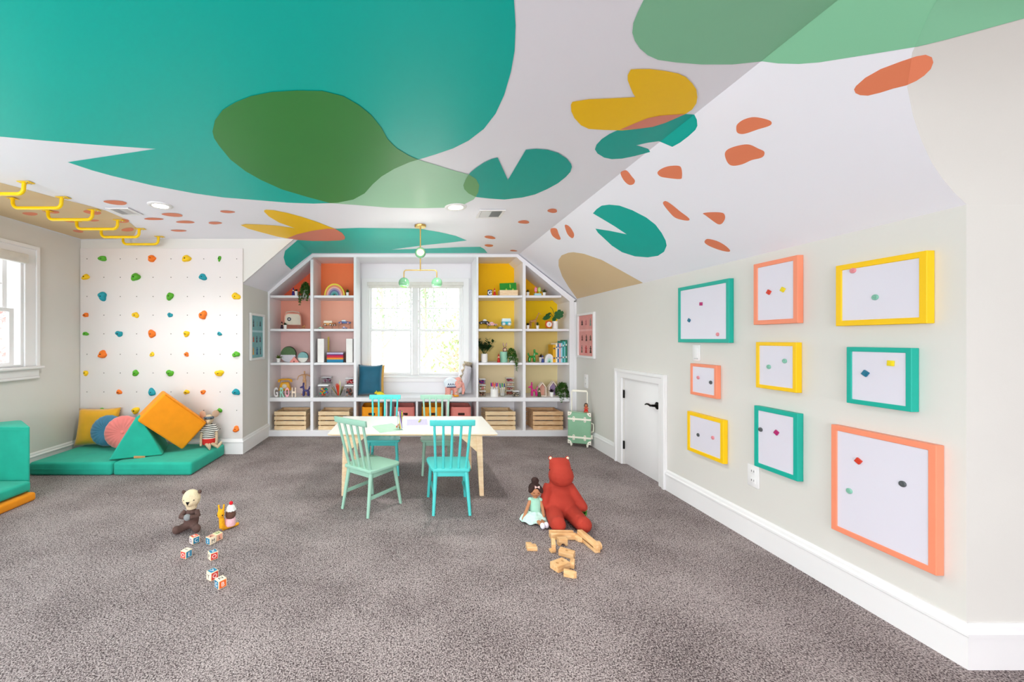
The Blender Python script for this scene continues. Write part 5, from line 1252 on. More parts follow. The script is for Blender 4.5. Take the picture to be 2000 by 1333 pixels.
MB().tube([(-w*.8, 0, h*.9), (-w*.7, 0, h*1.08), (0, 0, h*1.16), (w*.7, 0, h*1.08), (w*.8, 0, h*.9)], .006, 8).build('handle', MC, t)
gnome(550.5, 1, 15, '#2a1426', 'dark plum gnome peg doll before the radio', Y=5.40)
succulent(557, 1, 6.6, 7.5, 'tiny succulent in a white pot before the radio', '#3e5223', Y=5.40)
def animal(px, lev, w, h, col, lab, giraffe=False, Y=5.42, name='toy_animal', flip=1):
    W_, Hh = U(w, Y)/2, U(h, Y); t = thing(name, lab, 'figurine', sp_(px, lev, Y), 0); m = M('wood_toy_'+col[1:], col, .5, .25, 60); b = MB()
    def P(u, z, y=0): return (flip*u*W_, y, z*Hh)
    if giraffe:
        b.cyl(P(-.7, .42), P(.1, .50), W_*.20, W_*.17)
        for u in (-.75, -.62, .0, .14):
            b.cyl(P(u, .02, W_*.12*(1 if u in (-.75, .0) else -1)), P(u+.03, .42, W_*.1*(1 if u in (-.75, .0) else -1)), W_*.055, W_*.08)
        b.cyl(P(.1, .50), P(.55, .9), W_*.14, W_*.07); b.cyl(P(.52, .92), P(.95, .84), W_*.09, W_*.05)
        b.cyl(P(.5, .93), P(.46, 1.0), W_*.03, W_*.03)
    else:
        b.ball(P(0, .55), (W_*.7, W_*.42, Hh*.25))
        for u in (-.5, .45):
            for s in (-1, 1): b.cyl(P(u, .02, s*W_*.25), P(u, .5, s*W_*.22), W_*.14, W_*.17)
        b.cyl(P(.5, .6), P(.75, .85), W_*.22, W_*.18); b.ball(P(.85, .88), (W_*.25, W_*.18, Hh*.12))
    blob('body', b, m, t, max(.003, W_*.07), 2)
    MB().tube([P(-.72, .5), P(-.9, .3), P(-.88, .18)], W_*.04, 6).build('tail', m, t)
    return t
animal(592.5, 1, 9, 8, '#b7794a', 'tiny tan animal figure right of the radio', Y=5.40)
# level three
succulent(544, 2, 8, 8, 'bright green plant in a white pot by the round mirrors', '#6f8f2e', Y=5.42, tall=1.25)
def two_tone(px, lev, r, top, bot, lab, Y=5.52, scal=False):
    R = U(r, Y); t = thing('round_wall_disc', lab, 'decor disc', sp_(px, lev, Y), group='round two tone discs'); n = 40; D = .02
    mt, mb_ = M('disc_'+top[1:], top, .7, .1, 40), M('disc_'+bot[1:], bot, .7, .05, 40)
    zs = -.12*R; c = math.sqrt(R*R-zs*zs); a0 = math.asin(zs/R)
    up = [(R*math.cos(a0+(PI-2*a0)*i/n), R+R*math.sin(a0+(PI-2*a0)*i/n)) for i in range(n+1)]
    lo = [(R*math.cos(PI-a0+(PI+2*a0)*i/n), R+R*math.sin(PI-a0+(PI+2*a0)*i/n)) for i in range(n+1)]
    if scal: lo += [(c-2*c*(i+.5)/12, R+zs+(.006 if i % 2 else -.001)) for i in range(12)][::-1]*0
    MB().prism(up, -D, D*.6, 'y').build('upper_half', mt, t, fix=True); MB().prism(lo, -D, D*.6, 'y').build('lower_half', mb_, t, fix=True)
    MB().prism([(R*1.05*math.cos(2*PI*i/n), R+R*1.05*math.sin(2*PI*i/n)+R*.05) for i in range(n)], D*.61, D, 'y').build('rim', M('dark_walnut', '#3a2a22', .6), t, fix=True)
    if scal:
        for i in range(9): MB().cyl((-c*.86+c*1.72*i/8, -D-.001, R+zs), (-c*.86+c*1.72*i/8, -D+.002, R+zs), c*.1, n=12).build('scallop', mb_, t)
    return t
two_tone(563.4, 2, 14.6, '#56714b', '#d8d4dc', 'large round disc, green above and white below', scal=True)
two_tone(592, 2, 9.8, '#7fb0b0', '#e4e2da', 'small round disc, blue green above and cream below', Y=5.46)
t = thing('toy_house', 'tiny pink wooden house between the round discs', 'toy house', sp_(574.7, 2, 5.40)); w = U(16)/2; h = U(11.5)
MB().prism([(-w, 0), (w, 0), (w, h*.15), (0, h), (-w, h*.15)], -.012, .012, 'y').build('gable', M('pink_house', '#e8978f', .6), t, fix=True, bev=.001)
MB().box(-.008, .008, -.013, -.0115, 0, .022).build('doorway', M('house_door', '#8d4b46', .7), t)
# level four: telephone, letters, mannequin, dog
hr = riser(557, 3, 24, 9, 'clear riser behind the letters under the telephone', Y=5.60, d=.14)
t = thing('toy_telephone', 'mustard rotary toy telephone behind the letters', 'toy telephone', sp_(557, 3, 5.60, hr), .15); MY = M('mustard_lacquer', '#eda912', .35)
w = U(23, 5.6)/2; h = U(22, 5.6)
MB().prism([(-w, 0), (w, 0), (w*.95, h*.12), (w*.62, h*.72), (-w*.62, h*.72), (-w*.95, h*.12)], -.055, .05, 'y').build('base', MY, t, fix=True, bev=.006)
MB().lathe([(0, 0), (.032, 0), (.03, .008), (.012, .01), (0, .01)], 20, T(0, -.055, h*.38) @ rot('X', PI/2+.0)).build('dial', M('cream_plastic'), t)
MB().tube([(-w, 0, h*.72), (-w*.98, 0, h*.88), (-w*.6, 0, h*.95), (w*.6, 0, h*.95), (w*.98, 0, h*.88), (w, 0, h*.72)], [.019, .017, .012, .012, .017, .019], 12).build('handset', MY, t)
for px, ch, col, cn in ((539, 'G', '#e6e0e0', 'white'), (551, 'R', '#9fd8c6', 'mint'), (561, 'O', '#f2aebb', 'pink'), (574, 'H', '#f3ddc8', 'cream')):
    me = letter_mesh(ch, 1, .02, .03); xsz = [v.co.x for v in me.vertices]; ysz = [v.co.y for v in me.vertices]
    h = U(18.5, 5.38); kx = U(8.3, 5.38)/(max(xsz)-min(xsz)); ky = h/(max(ysz)-min(ysz))
    me.transform(Matrix.Diagonal((kx, ky, .6, 1)) @ T(-(max(xsz)+min(xsz))/2, -min(ysz), 0)); me.transform(rot('X', PI/2))
    me.materials.clear(); me.materials.append(M('letter_'+cn, col, .5))
    o = link('standing_letter', me); o.location = sp_(px, 3, 5.385); WM[o.name] = T(o.location)
    tag(o, f'{cn} standing letter {ch} on the lower left shelf', 'letter', 'standing letters')
t = thing('artist_mannequin', 'wooden artist mannequin behind the purple balloon dog', 'mannequin', sp_(594.7, 3, 5.62)); MWd = wood('mannequin_beech', '#d19a6c', '#e4b88c', .5); Hm = U(47, 5.62)
b = MB(); b.ball((0, 0, Hm*.93), (.014, .014, .02)); b.cyl((0, 0, Hm*.86), (0, 0, Hm*.9), .006, .006); b.cyl((0, 0, Hm*.68), (0, 0, Hm*.85), .018, .028); b.ball((0, 0, Hm*.62), (.024, .018, .022)); 
for s in (-1, 1): b.cyl((s*.03, 0, Hm*.83), (s*.085, 0, Hm*.76), .009, .008); b.cyl((s*.085, 0, Hm*.76), (s*.10, -.01, Hm*.6), .008, .006); b.cyl((s*.013, 0, Hm*.6), (s*.016, 0, Hm*.34), .013, .01); b.cyl((s*.016, 0, Hm*.34), (s*.016, 0, .02), .01, .007)
blob('figure', b, MWd, t, .005, 1); MB().lathe([(0, 0), (.045, 0), (.045, .014), (0, .014)], 24).build('base', MWd, t)
balloon_dog(596.5, 3, 21, 28, '#3a3474', 'glossy purple balloon dog figurine on the lower left shelf', -1)

# --- column two
t = thing('rainbow_stacker', 'wooden rainbow arch stacker against the orange shelf back', 'toy', sp_(654, 0, 5.46)); R0 = U(20, 5.46); Hs = U(24, 5.46)/R0
RC = ['#e9d23c', '#e98a62', '#efb6a4', '#b48fb4', '#6d6f96', '#6aa6a8', '#3f8f8a']; n = 18
for k, col in enumerate(RC):
    ro, ri = R0*(1-k*.125), R0*(1-(k+1)*.125+.012)
    pl = [(ro*math.cos(PI*i/n), ro*math.sin(PI*i/n)*Hs) for i in range(n+1)]+[(ri*math.cos(PI-PI*i/n), ri*math.sin(PI-PI*i/n)*Hs) for i in range(n+1)]
    MB().prism(pl, -.03, .03, 'y').build('arch', M('rainbow_'+col[1:], col, .55), t, fix=True, smooth=30)
succulent(678.7, 0, 6, 6.5, 'tiny grass plant in a white pot by the rainbow', '#3d6b28', Y=5.42, tall=1.4)
h1 = riser(640, 1, 18, 6, 'clear riser under the orange toy car', Y=5.50); toycar(641, 1, 17, 10, '#d98b2b', '#f0e2cf', 'orange wooden toy car with cream roof on a clear riser', h1, 5.50, 'van', 1, '#7a4a1c')
toycar(652.5, 1, 7, 6.5, '#8a4a20', '#a8602c', 'small brown wooden toy car beside the orange one', h1, 5.50, 'van', 1, '#4a2a12')
h2 = riser(673.5, 1, 22, 9.5, 'clear riser under the navy toy car', Y=5.50); toycar(673.5, 1, 23, 8, '#2f4f8f', '#e9eef4', 'navy and white toy car on the taller riser', h2, 5.50, 'low', 1, '#b5462c')
toycar(627, 1, 10, 4, '#8fc0a4', '#e6ece2', 'little mint green toy car at the shelf edge', 0, 5.40, 'low')
toycar(673, 1, 10, 4.5, '#8a86b8', '#e2dcea', 'little lilac toy car under the riser', 0, 5.42, 'low')
for px, lab in ((630.3, 'white upright magazine file left of the paper stack'), (685, 'white upright magazine file right of the paper stack')):
    w = U(12.3)/2; h = U(46); t = thing('magazine_file', lab, 'file box', sp_(px, 2, 5.52), group='white magazine files')
    MB().box(-w, w, -.12, .12, 0, .004).build('base', POTW, t); MB().box(-w, w, -.12, -.115, .004, h).build('front', POTW, t); MB().box(-w, w, .115, .12, .004, h).build('back', POTW, t)
    for s in (-1, 1): MB().box(s*w-(.004 if s > 0 else 0), s*w+(0 if s > 0 else .004), -.115, .115, .004, h).build('side', POTW, t)
t = thing('paper_tray', 'clear tray of coloured paper stacked by colour', 'tray', sp_(657, 2, 5.50)); w = U(15.5, 5.5)
for s in (-1, 1): MB().box(s*(w+.006)-.002, s*(w+.006)+.002, -.1, .1, 0, U(21)).build('tray_side', glass_mat('riser_acrylic'), t)
for k, (col, a, c) in enumerate([('#2f86a8', 0, .2), ('#2a7fb4', .2, .3), ('#f0b23c', .3, .40), ('#ee7f3a', .40, .50), ('#d9344a', .50, .68), ('#c02a6a', .68, .76), ('#5e3a86', .76, .82), ('#c9bfe0', .82, 1.)]):
    MB().box(-w, w, -.1, .1, U(19)*a+.0004*k, U(19)*c).build('paper_stack', M('paper_'+col[1:], col, .75, .08, 80), t, smooth=0)
t = thing('ruler', 'yellow ruler standing upright behind the paper tray', 'ruler', sp_(641.5, 2, 5.66)); MB().box(-.012, .012, -.002, .002, 0, U(48, 5.66)).build('strip', M('ruler_yellow', '#d9c05a', .5), t)
for k in range(10): MB().box(-.012, -.004, -.0025, -.002, .02+.03*k, .0215+.03*k).build('mark', BOLT, t)
def jar(px, lev, w, h, lab, cols, dz=0, Y=5.45, seed=0, lid='#f1eff0', d=None):
    w, h = U(w, Y)/2, U(h, Y); d = d or w; t = thing('storage_jar', lab, 'jar', sp_(px, lev, Y, dz), group='clear lidded jars of craft bits'); rn = random.Random(seed+int(px))
    MB().box(-w, w, -d, d, 0, h*.86).build('jar', CLEAR, t, bev=.004)
    MB().box(-w*1.02, w*1.02, -d*1.02, d*1.02, h*.87, h).build('lid', M('jar_lid', lid, .4), t, bev=.004)
    MB().box(-w*.98, w*.98, -d*.98, d*.98, h*.83, h*.868).build('seal', M('dark_seal', '#2e3238', .6), t)
    for k in range(40):
        r = w*rn.uniform(.17, .27); c = rn.choice(cols)
        x = rn.uniform(-1, 1)*(w*.9-r); y = rn.uniform(-1, 1)*(d*.9-r); z = r+.004+rn.random()*max(.001, h*.72-2*r)
        MB().ball((x, y, z), (r, r, r*rn.uniform(.7, 1)), rot('Z', rn.random()*3), n=8, k=6).build('craft_piece', M('bit_'+c[1:], c, .6), t)
jar(633, 3, 19.5, 24, 'wide jar of bright felt shapes at the front left', ['#f2b62e', '#2fae8c', '#7d55b0', '#ee7a3a', '#e05a4a', '#2f7fbf'], Y=5.44)
hb = riser(639, 3, 19, 22, 'clear riser behind the bright felt jar', Y=5.68, d=.1); jar(639, 3, 18, 12, 'low jar of plum beads on the rear riser', ['#7a3a5a', '#a0607a', '#c9b9c4'], hb, 5.68)
hj = U(23.4, 5.45); jar(683, 3, 16.5, 23.2, 'jar of dark red and brown pompoms behind the divider', ['#7a3a34', '#9a4a3e', '#5a4a3a', '#b08a74', '#3e4a4a'], Y=5.45); jar(683.5, 3, 15.5, 13, 'jar of red beads stacked on the pompom jar', ['#c8323a', '#8a2028', '#e08a8a'], hj+.001, 5.45)
t = thing('pencil_bowl', 'clear bowl holding red pencils and paint brushes', 'pencil bowl', sp_(660, 3, 5.46)); rb = U(14.5, 5.46)
MB().lathe([(0, 0), (rb*.8, 0), (rb*.92, .01), (rb, U(13)), (rb*.96, U(13)), (rb*.88, .012), (0, .006)], 28, Matrix.Diagonal((1, .8, 1, 1))).build('bowl', CLEAR, t)
rn = random.Random(4)
for k in range(30):
    red = k < 18; x = rn.uniform(-.3, .25)*rb if red else rn.choice([rn.uniform(.5, .85), rn.uniform(-.8, -.5)])*rb
    col = rn.choice(['#e6492c', '#ee5a35', '#d83a26']) if red else rn.choice(['#2d2a22', '#8a8a2e', '#5a5a30', '#c9b24a'])
    MB().tube([(x*.3+.01, rn.uniform(-.02, .02), .012), (x*1.0, rn.uniform(-.03, .03), U(rn.uniform(20, 25) if red else rn.uniform(17, 20)))], .0035, 6).build('pencil', M('pencil_'+col[1:], col, .5), t)
for k in range(2): MB().tube([(.02, .01*k, .012), (.022+.01*k, .01, U(31-3*k))], .005, 6).build('glue_stick', M('pale_yellow_tube', '#e8e6b4', .5), t)

# --- column three
t = thing('letter_card', 'navy card with a white letter G on the top yellow shelf', 'letter card', sp_(956.2, 0, 5.42), .0); w = U(9.6)/2; h = U(11.6)
MB().prism([(-w*.9, 0), (w*.9, 0), (w*1.05, h), (-w*.75, h)], -.01, .01, 'y').build('card', M('navy_card', '#1e2f66', .5), t, fix=True, bev=.001)
me = letter_mesh('G', h*.95, .001, .003); me.materials.clear(); me.materials.append(POTW); me.transform(T(.002, -.0106, h*.17) @ rot('X', PI/2)); link('letter', me, t)
gnome(966, 0, 15.5, '#cf2a26', 'red gnome peg doll by the navy letter card', Y=5.42)
t = thing('wooden_book_box', 'blond wooden box holding a green picture panel on the top yellow shelf', 'box', sp_(991.7, 0, 5.48), -.03); w = U(34.5, 5.48)/2; h = U(11, 5.48)
MB().box(-w, w, -.07, -.062, 0, h).build('front', BIRCH, t); MB().box(-w, w, .062, .07, 0, h).build('back', BIRCH, t)
for s in (-1, 1): MB().box(s*w-(.008 if s > 0 else 0), s*w+(0 if s > 0 else .008), -.062, .062, 0, h).build('side', BIRCH, t)
MB().box(-w, w, -.062, .062, 0, .006).build('base', BIRCH, t)
gp_ = MB().box(-w*.92, w*.92, -.05, -.03, .008, U(25, 5.48), rot('Y', -.04)).build('green_panel', M('leaf_green_card', '#1f8a22', .6, .06, 20), t)
for x, z in ((w*.2, .14), (w*.25, .13)): MB().box(x-.004, x+.004, -.0512, -.0500, z-.028, z+.02, rot('Y', -.04)).build('stalk_print', M('lime_print', '#a9cf4a', .6), t)
for x in (-w*.25, w*.5): MB().ball((x, -.05, h+.004), (.012, .002, .02)).build('sprout_print', M('lime_print'), t)
h1 = riser(944, 1, 17, 9, 'clear riser under the black and white toy car', Y=5.50); toycar(945, 1, 19, 10, '#2d2a26', '#e6e6e2', 'black and white toy car on a clear riser', h1, 5.50, 'low', -1, '#1c1a18')
h2 = riser(962, 1, 19, 5.5, 'clear riser under the pink toy car', Y=5.46); toycar(961, 1, 19, 8, '#e4a4a4', '#e9b9c4', 'pink toy car beside the turquoise van', h2, 5.46, 'low', 1, '#3a2a2a')
h3 = riser(989, 1, 19, 6.5, 'clear riser under the turquoise toy van', Y=5.50); toycar(988.5, 1, 18, 14, '#27b2c4', '#dfeef0', 'turquoise and white toy camper van on a clear riser', h3, 5.50, 'van', 1, '#b9c9cc')
toycar(978, 1, 11, 4.2, '#2a4a78', '#e9eef2', 'little navy toy car at the shelf edge', 0, 5.40, 'low')
# big leafy plant
t = thing('potted_foliage', 'dark leafy plant in a tall white pot right of the window', 'plant', sp_(946, 2, 5.47)); r = U(12.6, 5.47)/2; h = U(16.5, 5.47)
MB().lathe([(0, 0), (r*.96, 0), (r, .006), (r, h), (r*.9, h), (r*.88, h*.9), (0, h*.88)], 26).build('pot', POTW, t)
b = MB(); st = MB(); rn = random.Random(11)
for k in range(17):
    a = rn.uniform(0, 6.28); e = rn.uniform(.75, 1.4); L = U(rn.uniform(18, 31), 5.47)
    d = Vector((math.cos(a)*math.cos(e), min(.5, math.sin(a)*math.cos(e))*.6, math.sin(e))); p0 = Vector((d.x*r*.3, d.y*r*.3, h*.88)); pts = [p0+d*L*q+Vector((d.x, d.y, 0))*L*.25*q*q for q in (0, .25, .5, .75, 1)]
    st.tube(pts, .002, 5)
    for q in (.45, .58, .7, .82, .93, 1.0):
        for s in (-1, 1):
            sd = d.cross(Vector((0, 1, 0))).normalized()*s
            leaf_fan(b, p0+d*L*q+Vector((d.x, d.y, 0))*L*.25*q*q, d*.6+sd*.9+Vector((0, rn.uniform(-.5, .2), 0)), .052, .044, rn)
b.v = [(max(v[0], -.094), v[1], v[2]) for v in b.v]
st.build('stems', M('stem_dark', '#41552c', .6), t); o = b.build('foliage', M('leaf_1d4423', '#2f6032', .4, .3, 40), t, smooth=0); o['kind'] = 'stuff'
gnome(974, 2, 17, '#b8281f', 'red gnome peg doll left of the mint pot', Y=5.40)
t = thing('mint_pot', 'mint green round plant pot holding the bunny doll', 'pot', sp_(984, 2, 5.46)); r = U(15, 5.46)/2; h = U(20.5, 5.46)
MB().lathe([(0, 0), (r*.92, 0), (r, .01), (r, h), (r*.92, h), (r*.9, h*.8), (0, h*.78)], 26).build('pot', M('mint_ceramic', '#96cbb2', .35, .03, 30), t)
MB().lathe([(0, h*.8), (r*.89, h*.8), (r*.7, h*.86), (0, h*.87)], 20).build('soil', M('soil', '#4a3a2c', .9), t)
t = thing('bunny_doll', 'little doll in a bunny eared hood peeking over the mint pot', 'doll', (*sp_(986, 2, 5.50)[:2], LZ[2]+h*.9)); hh = U(20, 5.5)
b = MB(); b.ball((0, 0, hh*.3), (.030, .028, .032))
for s in (-1, 1): b.ball((s*.019, .0, hh*.76), (.009, .007, .034), rot('Y', s*.2))
b.cyl((0, 0, -hh*.02), (0, 0, hh*.2), .03, .022); blob('hood', b, thread('plum_felt', '#7a4f52'), t, .004, 2)
MB().ball((0, -.013, hh*.29), (.022, .018, .023)).build('face', M('peg_face'), t)
for s in (-1, 1): MB().ball((s*.020, -.006, hh*.78), (.0055, .004, .024), rot('Y', s*.2)).build('ear_lining', M('ear_pink', '#e9bdb4', .8), t)
eyes(t, [(-.008, -.031, hh*.3), (.008, -.031, hh*.3)], .0025)
bushy(999, 2, 20, 27, 'bushy green trailing plant right of the mint pot', '#56953c', trail=[(6.5, 14), (5.5, 6), (-6, -4), (2, -6), (-2, -7), (8, 2)], Y=5.43, n=320, ls=.02)
# jars and markers
z = 0
for k, (c, lab) in enumerate(((['#8a5a4a', '#b5856a', '#5a4038'], 'bottom jar of brown beads in the stack by the window'), (['#e9e2da', '#d98a7a', '#8a6a5a'], 'middle jar of pale buttons in the stack by the window'), (['#3a3f8a', '#b0387a', '#4a5fae'], 'top jar of blue and pink beads in the stack by the window'))):
    jar(941.5, 3, 12.5, 11.4, lab, c, z, 5.46, seed=k); z += U(11.5, 5.46)
def markers(px, w, h, cols, lab, Y=5.43, cup=POTW, mh=12):
    r = U(w, Y)/2; hh = U(h, Y); t = thing('marker_cup', lab, 'marker cup', sp_(px, 3, Y), group='cups of markers')
    MB().lathe([(0, 0), (r, 0), (r, hh), (r*.93, hh), (r*.93, .006), (0, .004)], 24).build('cup', cup, t); n = len(cols)
    for k, c in enumerate(cols):
        a = 2*PI*k/n+.4; x, y = r*.66*math.cos(a), r*.66*math.sin(a); tl = 1.25*x; top = hh+U(mh, Y)*(1 if k % 3 else .85)
        m = MB().tube([(x*.7, y*.7, .008), (tl, y*1.1, top-U(7, Y))], .0055, 8).build('marker', POTW, t)
        MB().tube([(tl, y*1.1, top-U(7, Y)), (tl*1.08, y*1.15, top)], [.0068, .006], 8).build('cap', M('cap_'+c[1:], c, .4), m)
markers(965.5, 15, 15, ['#e0332c', '#e8397f', '#f06a2c', '#7a2f9a', '#4a2f8f', '#e8397f', '#ee5a35', '#5a3fae', '#d94a8a'], 'white cup of red, pink and purple markers')
markers(981, 11, 14, ['#1f4fae', '#1f9a5a', '#27a88a', '#1f6fbf', '#2fae6a', '#1a3f8a'], 'glass of blue and green markers', Y=5.47, cup=CLEAR, mh=11)
z = 0
for k, (c, lab, hgt) in enumerate(((['#9a4a3e', '#b06a5a', '#7a3a30'], 'bottom jar of rust beads behind the markers', 9), (['#a04a44', '#c08070', '#e6d8cc'], 'second jar of rust beads behind the markers', 8), (['#d9a08a', '#e9d0c0'], 'third jar of peach beads behind the markers', 8), (['#c87a7a', '#a0405a'], 'top jar of rose beads behind the markers', 8))):
    jar(995.5, 3, 15, hgt, lab, c, z, 5.60, seed=k+9, d=.045); z += U(hgt+.1, 5.60)
jar(1007, 3, 12, 11.5, 'single small jar of buttons at the right of the markers', ['#5a5048', '#c9b49a', '#8f7f6a', '#e2d8cc'], 0, 5.43, seed=21)

# --- column four
succulent(1031, 0, 6, 7, 'dark succulent half hidden behind the right divider, top shelf', '#1f2a22', Y=5.42, tall=1.3)
t = thing('lollipop_stand', 'pale blue stand holding a pink and a green toy lollipop', 'toy', sp_(1050, 0, 5.43)); w = U(13)/2
MB().box(-w, w, -.025, .025, 0, U(4.6)).build('base', M('pale_blue_wood', '#a9d3d6', .5), t, bev=.003)
for x, col in ((-.025, '#e7699a'), (.024, '#a6d24a')):
    MB().cyl((x, 0, U(4.6)), (x, 0, U(9)), .003, n=8).build('stick', POTW, t); c = M('pop_'+col[1:], col, .4)
    q = MB().prism([(x+.022*math.cos(i*PI/8)*.9, U(12)+.036*math.sin(i*PI/8)) for i in range(16)], -.006, .006, 'y').build('lollipop', c, t, fix=True, bev=.002)
    for k in (-1, 0, 1): MB().box(x-.014, x+.014, -.0072, -.006, U(12)+k*.014-.002, U(12)+k*.014+.002).build('stripe', M('popstripe', '#f4dfd2', .5), q)
succulent(1063, 0, 6, 6.5, 'olive tufted plant in a tiny white pot by the lollipop stand', '#55602a', Y=5.42, tall=1.5)
animal(1045, 1, 26, 34, '#c8935a', 'wooden giraffe figure before the yellow shelf back', True, Y=5.52, name='giraffe_figure')
succulent(1031, 1, 6, 7, 'dark succulent half hidden behind the right divider, second shelf', '#242c20', Y=5.40, tall=1.2)
succulent(1050, 1, 5.8, 6.5, 'tiny cactus in a white pot under the giraffe', '#4a6a34', Y=5.40, tall=1.5, spread=.5)
t = thing('alarm_clock', 'orange twin bell alarm clock on the second yellow shelf', 'clock', sp_(1071.5, 1, 5.42)); r = U(13)/2; MO_ = M('orange_enamel', '#e8602c', .3, coat=.4); mm = T(0, 0, r+.014) @ rot('X', PI/2)
MB().lathe([(0, -.02), (r*.9, -.02), (r, -.012), (r, .018), (r*.9, .024), (r*.82, .024), (r*.8, .02), (0, .02)], 26, mm).build('case', MO_, t)
MB().lathe([(0, .0205), (r*.78, .0205), (r*.78, .022), (0, .022)], 24, mm).build('dial', POTW, t)
for a, l in ((.6, .5), (2.2, .35)): MB().box(-.0015, .0015, -.0245, -.0225, 0, r*l, T(0, 0, r+.012) @ rot('Y', a)).build('hand', BOLT, t)
for s in (-1, 1): MB().ball((s*r*.62, 0, r*1.9+.010), (.015, .013, .012)).build('bell', MO_, t); MB().cyl((s*r*.5, 0, .016), (s*r*.72, 0, .004), .004, n=8).build('foot', MO_, t)
MB().tube([(-r*.5, 0, r*2.0+.012), (0, 0, r*2.35+.012), (r*.5, 0, r*2.0+.012)], .0025, 6).build('handle', MO_, t)
t = thing('monstera_plant', 'monstera plant with split leaves in a white pot on the second yellow shelf', 'plant', sp_(1084, 1, 5.46)); r = U(11)/2; h = U(15)
MB().lathe([(0, 0), (r*.95, 0), (r, .006), (r, h), (r*.9, h), (r*.88, h*.9), (0, h*.88)], 24).build('pot', POTW, t)
def mleaf(c, L, w, ax, name='leaf'):
    """heart shaped leaf with notches, given a little thickness"""
    pts = []; n = 28
    for i in range(n):
        a = 2*PI*i/n; rr = (1-.28*math.cos(a))*(1-(.22 if (i % 4 == 2 and 4 < i < 24) else 0)); pts.append((w/2*rr*math.sin(a), -L/2*rr*math.cos(a)))
    m = T(Vector(c)) @ ax; return MB().prism(pts, -.0012, .0012, 'y', m).build(name, M('monstera_leaf', '#1f5a2c', .35, .25, 30), t, fix=True)
mleaf((.028, -.045, h+U(11)), U(19), U(17), rot('Y', .5) @ rot('X', .25))
mleaf((-.125, -.04, h+U(6)), U(9), U(17), rot('Y', -.35) @ rot('X', .3))
mleaf((-.08, .04, h+U(13)), U(6), U(13), rot('Y', -.5) @ rot('X', .5)); mleaf((-.02, -.02, h+U(3)), U(10), U(8), rot('Y', .2) @ rot('X', .4))
for pts in ([(0, 0, h*.9), (-.02, -.01, h+U(8)), (-.075, -.02, h+U(17)), (-.12, -.035, h+U(11))], [(0, 0, h*.9), (.01, -.02, h+U(10)), (.028, -.04, h+U(16))], [(0, 0, h*.9), (-.01, 0, h+U(14)), (-.035, 0, h+U(24)), (-.065, 0, h+U(28))]): MB().tube(pts, .0032, 6).build('stem', M('stem_dark'), t)
balloon_dog(1040, 2, 22, 26, '#1d8a2e', 'glossy green balloon dog figurine on the right shelves', 1)
succulent(1056, 2, 7, 9.5, 'dark red spiky succulent beside the green balloon dog', '#3a1f24', Y=5.50, tall=1.3, dz=0)
gnome(1060, 2, 14.5, '#3d4f96', 'blue gnome peg doll beside the white arches', Y=5.40)
t = thing('arch_stacker', 'white and mint nesting arch stacker before the books', 'toy', sp_(1072, 2, 5.43)); R0 = U(9.3); HS = U(16.5)/R0
for k, col in enumerate(['#f2f0ee', '#e9e9ee', '#e2e6ea', '#bfe2d2', '#8fcdb8']):
    ro, ri = R0*(1-k*.17), R0*(1-(k+1)*.17+.015); n = 14
    pl = [(ro*math.cos(PI*i/n), ro*math.sin(PI*i/n)*HS) for i in range(n+1)]+[(ri*math.cos(PI-PI*i/n), ri*math.sin(PI-PI*i/n)*HS) for i in range(n+1)]
    MB().prism(pl, -.025, .025, 'y').build('arch', M('arch_'+col[1:], col, .55), t, fix=True, smooth=30)
x = (1075-CX)*5.5/F
BK = [('#e3a91e', 5.5, 34, 'mustard yellow book leaning first in the row'), ('#efe6cf', 3.2, 37, 'cream spined book second in the row'), ('#2f6fae', 3.0, 35, 'royal blue book third in the row'), ('#e7b8b2', 3.6, 36.5, 'pale pink book in the middle of the row'), ('#9fd0e4', 3.0, 37.5, 'sky blue book right of the pink one'), ('#2f9a92', 3.2, 41, 'teal book near the right end of the row'), ('#7fc2c8', 2.6, 40, 'light turquoise book next to the tallest'), ('#2a7a5e', 3.4, 43, 'dark green tallest book at the right end')]
for col, w, hh, lab in BK:
    w, hh = U(w, 5.5), U(hh, 5.5); t = thing('picture_book', lab, 'book', (x+w/2, 5.50, LZ[2]+.0006), group='picture books on the yellow shelf'); m = M('book_'+col[1:], col, .5, .06, 30)
    MB().box(-w/2+.0006, w/2-.0006, -.098, -.094, 0, hh).build('spine', m, t)
    for s in (-1, 1): MB().box(s*(w/2-.0006)-(.002 if s > 0 else 0), s*(w/2-.0006)+(0 if s > 0 else .002), -.094, .09, 0, hh).build('cover', m, t)
    MB().box(-w/2+.0028, w/2-.0028, -.093, .085, .003, hh-.003).build('pages', M('page_paper', '#efe9dc', .8), t)
    for z0 in (.2, .75): MB().box(-w*.3, w*.3, -.0984, -.098, hh*z0, hh*(z0+.08)).build('spine_print', M('spine_ink_'+('light' if sum(hexc(col)) < 1 else 'dark'), '#e9e4d8' if sum(hexc(col)) < 1 else '#5a5a66', .6), t)
    x += w
balloon_dog(1042, 3, 20, 29, '#c81f7a', 'glossy magenta balloon dog figurine on the lower right shelf', -1)
gnome(1053.4, 3, 18, '#3f4a28', 'moss green gnome peg doll before the pink house', Y=5.41)
